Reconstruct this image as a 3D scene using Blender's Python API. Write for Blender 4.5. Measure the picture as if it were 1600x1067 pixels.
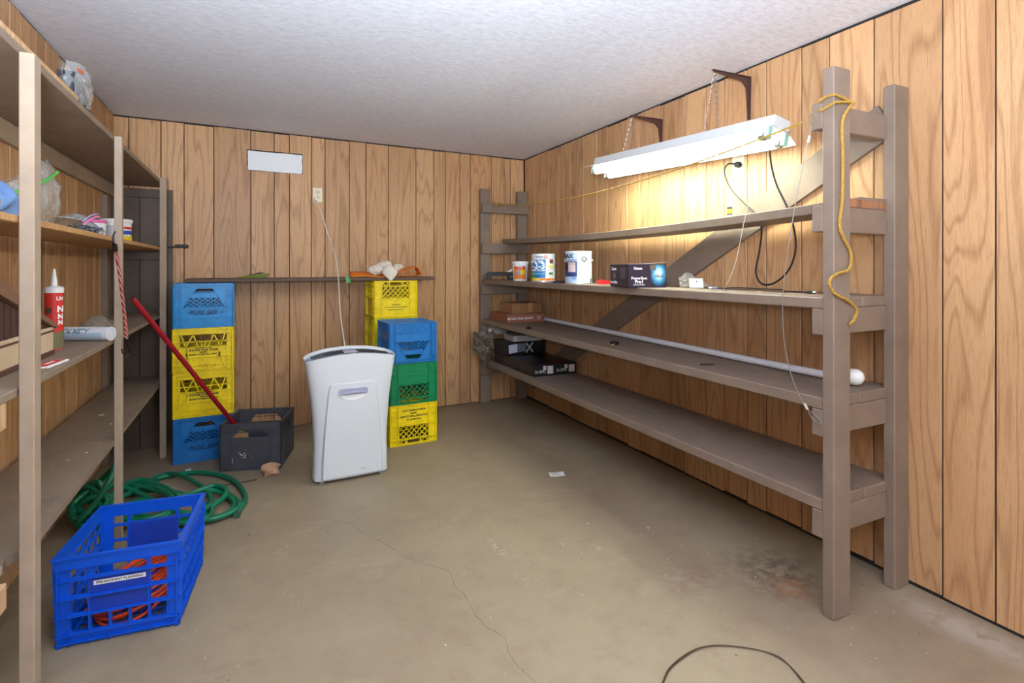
import bpy, math, random
from mathutils import Vector, Matrix

for _o in list(bpy.data.objects):
    bpy.data.objects.remove(_o)
SC = bpy.context.scene
COL = SC.collection
random.seed(4)

# ------------------------------------------------------------------ camera, light, exposure
F, Y0, TH, HC = 820.0, 418.0, math.radians(27.8), 1.17      # focal px, horizon row, yaw, eye height
cam_d = bpy.data.cameras.new('camera')
cam = bpy.data.objects.new('camera', cam_d)
COL.objects.link(cam)
cam.location = (0, 0, HC)
cam.rotation_euler = (math.pi / 2, 0, -TH)
cam_d.sensor_width = 36.0
cam_d.lens = F / 1600 * 36.0
cam_d.shift_y = -(533.5 - Y0) / 1600
cam_d.clip_start = 0.02
SC.camera = cam

w = bpy.data.worlds.new('world')
SC.world = w
w.use_nodes = True
w.node_tree.nodes['Background'].inputs[0].default_value = (0.8, 0.85, 1.0, 1)
w.node_tree.nodes['Background'].inputs[1].default_value = 0.05

SC.view_settings.view_transform = 'Standard'
SC.view_settings.look = 'None'
SC.view_settings.gamma = 1.0
SC.view_settings.use_curve_mapping = False
SC.view_settings.exposure = 0.55


def add_light(name, kind, loc, power, color, **kw):
    d = bpy.data.lights.new(name, kind)
    d.energy = power
    d.color = color
    for k, v in kw.items():
        setattr(d, k, v)
    o = bpy.data.objects.new(name, d)
    o.location = loc
    COL.objects.link(o)
    return o


# photographer's flash on the camera stand, bounced off the ceiling
flash = add_light('bounce_flash', 'SPOT', (-0.10, -0.10, 1.30), 400, (0.84, 0.97, 1.16),
                  spot_size=math.radians(158), spot_blend=1.0, shadow_soft_size=0.12)
flash.rotation_euler = (math.radians(180 - 31), 0, -TH)
# unseen fill lamp added near the ceiling behind the camera
added_top_fill = add_light('added_top_fill', 'POINT', (0.55, -0.55, 1.93), 15, (0.96, 0.98, 1.0), shadow_soft_size=0.06)
# soft fill panel added in the unseen doorway to brighten the shelves
rear_fill = add_light('added_rear_fill', 'AREA', (0.96, -1.30, 1.02), 13, (0.90, 0.97, 1.06), shape='RECTANGLE', size=0.8, size_y=2.0)
rear_fill.rotation_euler = (math.radians(90), 0, 0)
TUBE_EMIT = 30.0


# ------------------------------------------------------------------ pixel helpers (a pixel gives a direction, a surface gives the distance)
SN, CS = math.sin(TH), math.cos(TH)


def ray(x, y):
    u = (x - 800) / F
    return Vector((SN + u * CS, CS - u * SN, (Y0 - y) / F))


def onz(x, y, z):
    r = ray(x, y)
    t = (z - HC) / r.z
    return Vector((t * r.x, t * r.y, z))


def ony(x, y, Y):
    r = ray(x, y)
    t = Y / r.y
    return Vector((t * r.x, Y, HC + t * r.z))


class Frame:
    """wall frame: lx across the wall (wall face at 0), ly along it"""
    def __init__(s, ox, slope):
        s.o = ox
        s.phi = math.atan(slope)
        s.c, s.s = math.cos(s.phi), math.sin(s.phi)

    def w(s, lx, ly, z=0.0):
        return Vector((s.o + lx * s.c + ly * s.s, -lx * s.s + ly * s.c, z))

    def px(s, x, y, lx=None, ly=None, z=None):
        r = ray(x, y)
        ox, oy = -s.o * s.c, -s.o * s.s
        rx, ry = r.x * s.c - r.y * s.s, r.x * s.s + r.y * s.c
        if lx is not None:
            t = (lx - ox) / rx
        elif ly is not None:
            t = (ly - oy) / ry
        else:
            t = (z - HC) / r.z
        return Vector((ox + t * rx, oy + t * ry, HC + t * r.z))

    def wpx(s, x, y, **k):
        return s.w(*s.px(x, y, **k))


RF = Frame(2.163, 0.0388)
LF = Frame(-0.7955, 0.0252)
YB, ZC, YFRONT = 4.18, 2.155, -1.25


# ------------------------------------------------------------------ materials
def lin(c):
    return tuple(((v / 255) / 12.92 if v / 255 <= 0.04045 else (((v / 255) + 0.055) / 1.055) ** 2.4) for v in c) + (1.0,)


class NT:
    def __init__(s, name):
        s.m = bpy.data.materials.new(name)
        s.m.use_nodes = True
        s.t = s.m.node_tree
        s.b = s.t.nodes['Principled BSDF']
        s.out = s.t.nodes['Material Output']

    def n(s, kind, ins=None, **props):
        nd = s.t.nodes.new(kind)
        for k, v in props.items():
            setattr(nd, k, v)
        for k, v in (ins or {}).items():
            if isinstance(v, bpy.types.NodeSocket):
                s.t.links.new(v, nd.inputs[k])
            else:
                nd.inputs[k].default_value = v
        return nd

    def math(s, op, a, b=0.0, c=0.0):
        return s.n('ShaderNodeMath', {0: a, 1: b, 2: c}, operation=op).outputs[0]

    def mix(s, f, a, b, mode='MIX'):
        nd = s.n('ShaderNodeMix', data_type='RGBA', blend_type=mode)
        for i, v in ((0, f), (6, a), (7, b)):
            if isinstance(v, bpy.types.NodeSocket):
                s.t.links.new(v, nd.inputs[i])
            else:
                nd.inputs[i].default_value = v
        return nd.outputs[2]

    def coord(s, which='Object', scale=(1, 1, 1), off=None):
        c = s.n('ShaderNodeTexCoord').outputs[which]
        if off is not None:
            c = s.n('ShaderNodeVectorMath', {0: c, 1: off}, operation='ADD').outputs[0]
        return s.n('ShaderNodeMapping', {'Vector': c, 'Scale': scale}).outputs[0]

    def noise(s, vec, scale=5, detail=3, rough=0.5, dist=0.0):
        return s.n('ShaderNodeTexNoise', {'Vector': vec, 'Scale': scale, 'Detail': detail, 'Roughness': rough, 'Distortion': dist}).outputs[0]

    def ramp(s, f, stops):
        r = s.n('ShaderNodeValToRGB', {0: f})
        e = r.color_ramp.elements
        while len(e) < len(stops):
            e.new(0.5)
        for el, (p, c) in zip(e, stops):
            el.position = p
            el.color = c if len(c) == 4 else tuple(c) + (1,)
        return r.outputs[0]

    def mask(s, f, lo, hi):
        return s.n('ShaderNodeMapRange', {0: f, 1: lo, 2: hi, 3: 0.0, 4: 1.0}).outputs[0]

    def base(s, v):
        if isinstance(v, bpy.types.NodeSocket):
            s.t.links.new(v, s.b.inputs['Base Color'])
        else:
            s.b.inputs['Base Color'].default_value = v

    def set(s, **k):
        for a, v in k.items():
            s.b.inputs[a.replace('_', ' ')].default_value = v

    def bump(s, h, strength=0.3, dist=0.005):
        b = s.n('ShaderNodeBump', {'Height': h, 'Strength': strength, 'Distance': dist})
        s.t.links.new(b.outputs[0], s.b.inputs['Normal'])

    def rand(s, k=40.0):
        r = s.n('ShaderNodeObjectInfo').outputs['Random']
        return s.n('ShaderNodeCombineXYZ', {0: s.math('MULTIPLY', r, k), 1: s.math('MULTIPLY', r, k * 0.37), 2: s.math('MULTIPLY', r, k * 2.3)}).outputs[0], r


MATS = {}


def plain(name, c, rough=0.5, metal=0.0, var=0.0, nscale=30, spec=0.5, **kw):
    if name in MATS:
        return MATS[name]
    t = NT(name)
    col = lin(c)
    if var:
        n = t.noise(t.coord('Object'), nscale, 4, 0.6)
        dark = tuple(v * (1 - var) for v in col[:3]) + (1,)
        t.base(t.mix(t.mask(n, 0.35, 0.65), dark, col))
    else:
        t.base(col)
    t.set(Roughness=rough, Metallic=metal)
    t.b.inputs['Specular IOR Level'].default_value = spec
    for k, v in kw.items():
        t.b.inputs[k].default_value = v
    MATS[name] = t.m
    return t.m


def oak(name, light, mid, dark, tone=0.25):
    t = NT(name)
    off, r = t.rand(50)
    v = t.coord('Object', (6.5, 6.5, 0.62), off)
    n = t.noise(v, 1.0, 2.0, 0.4, 0.25)
    rings = t.n('ShaderNodeMath', {0: t.math('MULTIPLY', n, 25.0), 1: 1.0}, operation='PINGPONG').outputs[0]
    line = t.mask(rings, 0.42, 0.02)
    fib = t.noise(t.coord('Object', (150, 150, 3.2), off), 1.0, 3, 0.6)
    fib2 = t.noise(t.coord('Object', (420, 420, 16), off), 1.0, 2, 0.6)
    big = t.noise(t.coord('Object', (3, 3, 0.8), off), 1.0, 2)
    c = t.mix(t.mask(big, 0.3, 0.7), mid, light)
    c = t.mix(t.math('MULTIPLY', line, t.math('MULTIPLY_ADD', fib, 0.85, 0.02)), c, dark)
    c = t.mix(t.math('MULTIPLY', t.mask(fib2, 0.5, 0.72), 0.42), c, dark)
    shift = t.n('ShaderNodeHueSaturation', {'Value': t.math('MULTIPLY_ADD', r, tone, 1.0 - tone / 2), 'Saturation': 1.0, 'Hue': 0.5, 'Color': c}).outputs[0]
    t.base(shift)
    t.set(Roughness=0.46)
    t.b.inputs['Specular IOR Level'].default_value = 0.35
    t.bump(t.math('SUBTRACT', 1.0, t.mask(fib2, 0.5, 0.75)), 0.12, 0.0006)
    return t.m


M_OAK = oak('oak_panel', lin((208, 165, 120)), lin((192, 146, 102)), lin((138, 92, 58)))


def painted_wood(name, c, wear=None, rough=0.55):
    t = NT(name)
    off, r = t.rand(30)
    col = lin(c)
    n = t.noise(t.coord('Object', (9, 9, 9), off), 1.0, 5, 0.62)
    d = tuple(v * 0.78 for v in col[:3]) + (1,)
    cc = t.mix(t.mask(n, 0.3, 0.7), d, col)
    if wear:
        n2 = t.noise(t.coord('Object', (14, 14, 14), off), 1.0, 6, 0.7)
        cc = t.mix(t.mask(n2, 0.66, 0.70), cc, lin(wear))
    t.base(cc)
    t.set(Roughness=rough)
    t.b.inputs['Specular IOR Level'].default_value = 0.3
    t.bump(t.noise(t.coord('Object', (60, 60, 60), off), 1.0, 4, 0.6), 0.18, 0.002)
    return t.m


M_TAUPE = painted_wood('taupe_paint', (138, 120, 105), (122, 96, 74))
M_LRACK = painted_wood('pale_taupe_paint', (172, 152, 130), (178, 140, 104))
M_LSHELF = painted_wood('dusty_shelf_paint', (146, 128, 110), (166, 148, 130))
M_PANELBROWN = painted_wood('brown_hardboard', (104, 90, 78))
M_DARKGAP = plain('dark_gap', (38, 32, 28), 0.9)
M_BOARD = painted_wood('dark_brown_board', (98, 76, 64), (150, 124, 104))


def raw_wood(name, c, d):
    t = NT(name)
    off, r = t.rand(30)
    n = t.noise(t.coord('Object', (70, 70, 5), off), 1.0, 4, 0.6)
    t.base(t.mix(t.mask(n, 0.35, 0.7), lin(c), lin(d)))
    t.set(Roughness=0.6)
    t.bump(n, 0.1, 0.001)
    return t.m


M_RAW = raw_wood('raw_pine', (206, 172, 132), (176, 134, 94))


def ceiling_mat():
    t = NT('stippled_plaster')
    a = t.noise(t.coord('Object', (26, 62, 40)), 1.0, 6, 0.68, 0.4)
    b = t.noise(t.coord('Object', (3.2, 7.5, 4)), 1.0, 5, 0.62, 1.2)
    ridge = t.math('ABSOLUTE', t.math('SUBTRACT', b, 0.5))
    rg = t.mask(ridge, 0.012, 0.0)
    fine = t.noise(t.coord('Object', (150, 210, 160)), 1.0, 3, 0.6)
    h = t.math('ADD', t.math('MULTIPLY', a, 1.0), t.math('ADD', t.math('MULTIPLY', rg, 0.12), t.math('MULTIPLY', fine, 0.35)))
    t.base(t.mix(t.mask(a, 0.38, 0.6), lin((214, 215, 222)), lin((230, 231, 238))))
    t.set(Roughness=0.72)
    t.bump(h, 0.42, 0.0045)
    return t.m


def floor_mat():
    t = NT('painted_concrete')
    co = t.coord('Object')
    a = t.noise(co, 1.6, 6, 0.65, 0.4)
    b = t.noise(co, 9, 6, 0.7)
    c = t.mix(t.mask(a, 0.3, 0.7), lin((140, 123, 101)), lin((154, 139, 115)))
    c = t.mix(t.math('MULTIPLY', t.mask(b, 0.50, 0.75), 0.45), c, lin((122, 102, 86)))
    st = t.noise(t.coord('Object', (2.2, 5.5, 1)), 1.0, 6, 0.7, 0.6)
    c = t.mix(t.math('MULTIPLY', t.mask(st, 0.56, 0.72), 0.35), c, lin((174, 160, 138)))
    sp = t.noise(co, 75, 3, 0.6)
    c = t.mix(t.math('MULTIPLY', t.mask(sp, 0.68, 0.74), 0.55), c, lin((196, 188, 174)))
    pits = t.noise(co, 34, 4, 0.7)
    c = t.mix(t.math('MULTIPLY', t.mask(pits, 0.69, 0.76), 0.5), c, lin((92, 78, 66)))

    # worn rust and dark patch where a can stood, pale mineral stain along the wall
    def patch(px, py, rad, stretch=(1, 1), seed=18.0, lo=0.42):
        p = onz(px, py, 0)
        v = t.n('ShaderNodeVectorMath', {0: co, 1: (-p.x, -p.y, 0)}, operation='ADD').outputs[0]
        v = t.n('ShaderNodeVectorMath', {0: v, 1: (stretch[0], stretch[1], 1)}, operation='MULTIPLY').outputs[0]
        d = t.n('ShaderNodeVectorMath', {0: v}, operation='LENGTH').outputs['Value']
        near = t.mask(d, rad, rad * 0.15)
        n = t.noise(co, seed, 5, 0.7)
        return t.math('MULTIPLY', near, t.mask(n, lo, lo + 0.14))
    c = t.mix(t.math('MULTIPLY', patch(1215, 895, 0.24, (1, 1.0), 21), 0.7), c, lin((74, 56, 46)))
    c = t.mix(t.math('MULTIPLY', patch(1238, 920, 0.09, (1, 1), 26), 0.8), c, lin((158, 96, 56)))
    c = t.mix(t.math('MULTIPLY', patch(1080, 905, 0.17, (1, 1), 17), 0.5), c, lin((122, 92, 84)))
    c = t.mix(t.math('MULTIPLY', patch(1510, 985, 0.22, (2.2, 0.8), 14, 0.36), 0.6), c, lin((186, 176, 168)))
    c = t.mix(t.math('MULTIPLY', patch(1345, 860, 0.2, (1.6, 1), 14, 0.4), 0.5), c, lin((168, 160, 156)))
    c = t.mix(t.math('MULTIPLY', patch(778, 857, 0.09, (3.2, .9), 40, 0.5), 0.7), c, lin((206, 204, 196)))
    c = t.mix(t.math('MULTIPLY', patch(818, 900, 0.11, (2.4, .9), 40, 0.55), 0.5), c, lin((200, 198, 190)))
    c = t.mix(t.math('MULTIPLY', patch(936, 857, 0.05, (2, 1), 40, 0.52), 0.5), c, lin((200, 196, 188)))
    c = t.mix(t.math('MULTIPLY', patch(120, 905, 0.2, (1, 1), 15, 0.4), 0.45), c, lin((186, 184, 180)))
    t.base(c)
    t.set(Roughness=0.5)
    t.b.inputs['Specular IOR Level'].default_value = 0.35
    h = t.math('ADD', t.noise(co, 120, 4, 0.65), t.math('MULTIPLY', t.noise(co, 14, 4, 0.6), 0.8))
    t.bump(h, 0.28, 0.003)
    return t.m


def clear_plastic(name, tint=(235, 240, 242), alpha=0.22, rough=0.12):
    if name in MATS:
        return MATS[name]
    t = NT(name)
    tr = t.n('ShaderNodeBsdfTransparent', {'Color': (1, 1, 1, 1)}).outputs[0]
    t.base(lin(tint))
    t.set(Roughness=rough)
    t.b.inputs['Specular IOR Level'].default_value = 0.9
    fr = t.n('ShaderNodeLayerWeight', {'Blend': 0.35}).outputs['Facing']
    n = t.noise(t.coord('Object'), 34, 4, 0.6, 0.6)
    fac = t.math('ADD', t.math('MULTIPLY_ADD', fr, 0.35, alpha), t.math('MULTIPLY', t.mask(n, 0.55, 0.72), 0.25))
    mx = t.n('ShaderNodeMixShader', {0: fac, 1: tr, 2: t.b.outputs[0]})
    t.t.links.new(mx.outputs[0], t.out.inputs[0])
    t.bump(t.noise(t.coord('Object'), 26, 3, 0.5, 1.0), 0.8, 0.01)
    MATS[name] = t.m
    return t.m


def emitter(name, c, s):
    t = NT(name)
    t.base((0.9, 0.9, 0.9, 1))
    t.b.inputs['Emission Color'].default_value = c
    t.b.inputs['Emission Strength'].default_value = s
    MATS[name] = t.m
    return t.m


# ------------------------------------------------------------------ mesh helpers
class MB:
    def __init__(s):
        s.v, s.f = [], []

    def add(s, vs, fs):
        k = len(s.v)
        s.v += [Vector(p) for p in vs]
        s.f += [tuple(i + k for i in f) for f in fs]
        return s

    def box(s, x0, x1, y0, y1, z0, z1, M=None, bev=0.0):
        if bev <= 0:
            vs = [(x0, y0, z0), (x1, y0, z0), (x1, y1, z0), (x0, y1, z0), (x0, y0, z1), (x1, y0, z1), (x1, y1, z1), (x0, y1, z1)]
            fs = [(3, 2, 1, 0), (4, 5, 6, 7), (0, 1, 5, 4), (1, 2, 6, 5), (2, 3, 7, 6), (3, 0, 4, 7)]
            if M is not None:
                vs = [M @ Vector(p) for p in vs]
            return s.add(vs, fs)
        # chamfered box: 24 verts
        vs, idx = [], {}
        X, Y, Z = (x0, x1), (y0, y1), (z0, z1)
        for i in (0, 1):
            for j in (0, 1):
                for k in (0, 1):
                    sx, sy, sz = (1 - 2 * i) * bev, (1 - 2 * j) * bev, (1 - 2 * k) * bev
                    for a, p in enumerate(((X[i], Y[j] + sy, Z[k] + sz), (X[i] + sx, Y[j], Z[k] + sz), (X[i] + sx, Y[j] + sy, Z[k]))):
                        idx[i, j, k, a] = len(vs)
                        vs.append(p)
        fs = []
        for i in (0, 1):
            q = [idx[i, 0, 0, 0], idx[i, 1, 0, 0], idx[i, 1, 1, 0], idx[i, 0, 1, 0]]
            fs.append(q if i else q[::-1])
            q = [idx[0, i, 0, 1], idx[1, i, 0, 1], idx[1, i, 1, 1], idx[0, i, 1, 1]]
            fs.append(q[::-1] if i else q)
            q = [idx[0, 0, i, 2], idx[1, 0, i, 2], idx[1, 1, i, 2], idx[0, 1, i, 2]]
            fs.append(q if i else q[::-1])
        for a in (0, 1):
            for b in (0, 1):
                fs.append([idx[a, b, 0, 0], idx[a, b, 1, 0], idx[a, b, 1, 1], idx[a, b, 0, 1]])
                fs.append([idx[a, 0, b, 0], idx[a, 1, b, 0], idx[a, 1, b, 2], idx[a, 0, b, 2]])
                fs.append([idx[0, a, b, 1], idx[1, a, b, 1], idx[1, a, b, 2], idx[0, a, b, 2]])
        for i in (0, 1):
            for j in (0, 1):
                for k in (0, 1):
                    fs.append([idx[i, j, k, 0], idx[i, j, k, 1], idx[i, j, k, 2]])
        c = Vector(((x0 + x1) / 2, (y0 + y1) / 2, (z0 + z1) / 2))
        out = []
        for f in fs:
            p = [Vector(vs[i]) for i in f]
            n = (p[1] - p[0]).cross(p[2] - p[0])
            m = sum(p, Vector()) / len(p)
            out.append(tuple(f) if n.dot(m - c) > 0 else tuple(f[::-1]))
        if M is not None:
            vs = [M @ Vector(p) for p in vs]
        return s.add(vs, out)

    def prism(s, poly, fn, t0, t1):
        """poly of (u,v) mapped through fn(u,v,t)"""
        n = len(poly)
        vs = [fn(u, v, t0) for u, v in poly] + [fn(u, v, t1) for u, v in poly]
        fs = [tuple(range(n))[::-1], tuple(range(n, 2 * n))] + [(i, (i + 1) % n, n + (i + 1) % n, n + i) for i in range(n)]
        return s.add(vs, fs)

    def bar(s, a, b, wd, fn, t0, t1):
        a, b = Vector(a), Vector(b)
        d = (b - a)
        if d.length < 1e-6:
            return s
        d.normalize()
        n = Vector((-d.y, d.x)) * wd / 2
        return s.prism([tuple(a - n), tuple(b - n), tuple(b + n), tuple(a + n)], fn, t0, t1)

    def lathe(s, prof, n=24, M=None, cap=True):
        k = len(s.v)
        vs, fs = [], []
        for r, z in prof:
            for i in range(n):
                a = 2 * math.pi * i / n
                vs.append(Vector((r * math.cos(a), r * math.sin(a), z)))
        m = len(prof)
        for j in range(m - 1):
            for i in range(n):
                i2 = (i + 1) % n
                fs.append((j * n + i, j * n + i2, (j + 1) * n + i2, (j + 1) * n + i))
        if cap:
            fs.append(tuple(range(n))[::-1])
            fs.append(tuple(range((m - 1) * n, m * n)))
        if M is not None:
            vs = [M @ p for p in vs]
        return s.add(vs, fs)

    def tube(s, pts, r, n=8, cap=True, closed=False):
        pts = [Vector(p) for p in pts]
        m = len(pts)
        rr = r if isinstance(r, (list, tuple)) else [r] * m
        T = []
        for i in range(m):
            a = pts[(i - 1) % m] if (closed or i > 0) else pts[i]
            b = pts[(i + 1) % m] if (closed or i < m - 1) else pts[i]
            d = b - a
            T.append(d.normalized() if d.length > 1e-9 else Vector((0, 0, 1)))
        up = Vector((0, 0, 1)) if abs(T[0].z) < 0.9 else Vector((1, 0, 0))
        nrm = (up - T[0] * up.dot(T[0])).normalized()
        vs, fs = [], []
        for i in range(m):
            nrm = (nrm - T[i] * nrm.dot(T[i]))
            nrm = nrm.normalized() if nrm.length > 1e-6 else T[i].orthogonal().normalized()
            bi = T[i].cross(nrm)
            for j in range(n):
                a = 2 * math.pi * j / n
                vs.append(pts[i] + (nrm * math.cos(a) + bi * math.sin(a)) * rr[i])
        for i in range(m if closed else m - 1):
            i2 = (i + 1) % m
            for j in range(n):
                j2 = (j + 1) % n
                fs.append((i * n + j, i * n + j2, i2 * n + j2, i2 * n + j))
        if cap and not closed:
            fs.append(tuple(range(n))[::-1])
            fs.append(tuple(range((m - 1) * n, m * n)))
        return s.add(vs, fs)

    def grid(s, fn, nu, nv, thick=0.0):
        vs = [Vector(fn(i / nu, j / nv)) for j in range(nv + 1) for i in range(nu + 1)]
        fs = [(j * (nu + 1) + i, j * (nu + 1) + i + 1, (j + 1) * (nu + 1) + i + 1, (j + 1) * (nu + 1) + i) for j in range(nv) for i in range(nu)]
        return s.add(vs, fs)

    def shift(s, d):
        d = Vector(d)
        s.v = [p + d for p in s.v]
        return s

    def xf(s, M):
        s.v = [M @ p for p in s.v]
        return s

    def mesh(s, name, mat, smooth=False):
        me = bpy.data.meshes.new(name)
        me.from_pydata([tuple(p) for p in s.v], [], s.f)
        me.update()
        if mat:
            me.materials.append(mat)
        if smooth:
            me.polygons.foreach_set('use_smooth', [True] * len(me.polygons))
            if smooth != 'all':
                try:
                    me.set_sharp_from_angle(angle=math.radians(38))
                except Exception:
                    pass
        return me

    def build(s, name, mat, parent=None, smooth=False, loc=None, rot=None):
        return link(name, s.mesh(name, mat, smooth), parent, loc, rot)


def link(name, me, parent=None, loc=None, rot=None):
    o = bpy.data.objects.new(name, me)
    COL.objects.link(o)
    if parent:
        o.parent = parent
    if loc is not None:
        o.location = loc
    if rot is not None:
        o.rotation_euler = rot
    return o


def tag(o, label, cat, group=None):
    o['label'] = label
    o['category'] = cat
    if group:
        o['group'] = group
    return o


def thing(name, label, cat, loc=(0, 0, 0), rot=(0, 0, 0), group=None):
    o = link(name, None, None, loc, rot)
    return tag(o, label, cat, group)


def structure(o):
    o['kind'] = 'structure'
    return o


def spline(pts, k=8, closed=False):
    P = [Vector(p) for p in pts]
    n = len(P)
    out = []
    rng = range(n) if closed else range(n - 1)
    for i in rng:
        if closed:
            p0, p1, p2, p3 = P[(i - 1) % n], P[i], P[(i + 1) % n], P[(i + 2) % n]
        else:
            p0, p1, p2, p3 = P[max(i - 1, 0)], P[i], P[i + 1], P[min(i + 2, n - 1)]
        for j in range(k):
            t = j / k
            out.append(0.5 * ((2 * p1) + (p2 - p0) * t + (2 * p0 - 5 * p1 + 4 * p2 - p3) * t * t + (3 * p1 - p0 - 3 * p2 + p3) * t ** 3))
    if not closed:
        out.append(P[-1])
    return out


def text(s, size, mat, parent, o, tx, up, name='lettering', sx=1.0, align='CENTER', wrap=None, ext=0.0004, bold=0.0):
    """flat print in the plane (tx, up) at o in the parent's space; wrap=(radius, angle) bends it round a z cylinder"""
    cu = bpy.data.curves.new(name, 'FONT')
    cu.body = s
    cu.size = size
    cu.align_x = align
    cu.align_y = 'CENTER'
    cu.extrude = ext
    cu.resolution_u = 2
    cu.offset = bold
    tmp = bpy.data.objects.new('tmp', cu)
    me = bpy.data.meshes.new_from_object(tmp)
    bpy.data.objects.remove(tmp)
    bpy.data.curves.remove(cu)
    me.name = name
    tx, up, o = Vector(tx).normalized(), Vector(up).normalized(), Vector(o)
    nz = tx.cross(up)
    for v in me.vertices:
        x, y, z = v.co.x * sx, v.co.y, v.co.z
        if wrap:
            R_, a0 = wrap
            a = a0 + x / R_
            v.co = Vector((math.cos(a) * (R_ + z), math.sin(a) * (R_ + z), o.z + y))
        else:
            v.co = o + tx * x + up * y + nz * z
    me.materials.clear()
    me.materials.append(mat)
    return link(name, me, parent)


def copy_tree(o, parent=None):
    c = o.copy()
    COL.objects.link(c)
    c.parent = parent
    for ch in list(o.children):
        copy_tree(ch, c)
    return c


BLACK = plain('black_print', (22, 20, 22), 0.5)
WHITE = plain('white_print', (236, 236, 234), 0.5)

# ------------------------------------------------------------------ the room
fl = structure(MB().box(-1.05, 2.62, YFRONT - 0.05, YB + 0.09, -0.12, 0.0).build('floor', floor_mat()))
ce = structure(MB().box(-1.05, 2.62, YFRONT - 0.05, YB + 0.09, ZC, ZC + 0.1).build('ceiling', ceiling_mat()))

HOLE = (0.072, 0.444, 1.862, 2.012)                      # opening in the back panelling


def plank_mesh(wd, z0, z1, hole=None, t=0.006, b=0.0025):
    """one strip of panelling with eased vertical edges; local x across, front face at y=0"""
    mb = MB()

    def col(x0, x1, za, zb, l, r):
        pf = [(x0, t), (x0, b if l else 0.0)] + ([(x0 + b, 0.0)] if l else []) + ([(x1 - b, 0.0)] if r else []) + [(x1, b if r else 0.0), (x1, t)]
        n = len(pf)
        vs = [(x, y, za) for x, y in pf] + [(x, y, zb) for x, y in pf]
        fs = [tuple(range(n))[::-1], tuple(range(n, 2 * n))] + [(i, (i + 1) % n, n + (i + 1) % n, n + i) for i in range(n)]
        mb.add(vs, fs)
    if not hole:
        col(0, wd, z0, z1, True, True)
    else:
        h0, h1, hz0, hz1 = max(hole[0], 0), min(hole[1], wd), hole[2], hole[3]
        if h0 > 0.004:
            col(0, h0, z0, z1, True, False)
        else:
            h0 = 0
        if h1 < wd - 0.004:
            col(h1, wd, z0, z1, False, True)
        else:
            h1 = wd
        col(h0, h1, z0, hz0, h0 == 0, h1 == wd)
        col(h0, h1, hz1, z1, h0 == 0, h1 == wd)
    return mb


GAP = 0.0045
wb = MB()
x0, x1 = -0.80, 2.42
wb.box(x0, x1, YB + 0.05, YB + 0.08, 0, ZC)
wb.box(x0, HOLE[0], YB + 0.006, YB + 0.05, 0, ZC)
wb.box(HOLE[1], x1, YB + 0.006, YB + 0.05, 0, ZC)
wb.box(HOLE[0], HOLE[1], YB + 0.006, YB + 0.05, 0, HOLE[2])
wb.box(HOLE[0], HOLE[1], YB + 0.006, YB + 0.05, HOLE[3], ZC)
wall_back = structure(wb.build('wall_back', M_DARKGAP))
gb = [-0.70, -0.613, -0.438, -0.307, -0.132, 0.098, 0.25, 0.353, 0.504, 0.602, 0.781, 0.908, 1.085, 1.313, 1.467, 1.569, 1.70, 1.797, 2.0, 2.126, 2.191, 2.328]
rt = random.Random(9)
for a, b in zip(gb[:-1], gb[1:]):
    xa, wd = a + GAP / 2, b - a - GAP
    hole = None
    if xa < HOLE[1] and xa + wd > HOLE[0]:
        hole = (HOLE[0] - xa, HOLE[1] - xa, HOLE[2], HOLE[3])
    plank_mesh(wd, 0.004, ZC - rt.uniform(0.008, 0.013), hole).build('plank', M_OAK, wall_back, loc=(xa, YB, 0))

wall_right = MB().box(0.006, 0.07, YFRONT, 4.32, 0, ZC).build('wall_right', M_DARKGAP, loc=RF.w(0, 0), rot=(0, 0, -RF.phi))
structure(wall_right)
gr = [4.16, 3.965, 3.728, 3.561, 3.378, 3.2, 3.027, 2.905, 2.687, 2.558, 2.375, 2.175, 2.014, 1.893, 1.75, 1.641, 1.461, 1.336, 1.157, 0.928, 0.78, 0.54, 0.38, 0.26, 0.05, -0.14, -0.3, -0.52, -0.7, -0.86, -1.05, -1.24]
for a, b in zip(gr[:-1], gr[1:]):
    wd = a - b - GAP
    plank_mesh(wd, rt.uniform(0.012, 0.022), ZC - rt.uniform(0.01, 0.018)).build('plank', M_OAK, wall_right, loc=(0, a - GAP / 2, 0), rot=(0, 0, -math.pi / 2))

wall_left = MB().box(-0.07, -0.006, YFRONT, 4.3, 0, ZC).build('wall_left', M_DARKGAP, loc=LF.w(0, 0), rot=(0, 0, -LF.phi))
structure(wall_left)
gl = [YFRONT, -1.05, -0.9, -0.72, -0.55, -0.3, -0.12, 0.02, 0.25, 0.42, 0.6, 0.78, 0.98, 1.12, 1.3, 1.53, 1.69, 1.80, 1.95, 2.05, 2.28, 2.42, 2.56, 2.66, 2.82, 2.935, 3.11, 3.22, 3.38, 3.53, 3.70, 3.84, 4.0, 4.17]
for a, b in zip(gl[:-1], gl[1:]):
    plank_mesh(b - a - GAP, 0.005, ZC - rt.uniform(0.008, 0.014)).build('plank', M_OAK, wall_left, loc=(0, a + GAP / 2, 0), rot=(0, 0, math.pi / 2))

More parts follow.
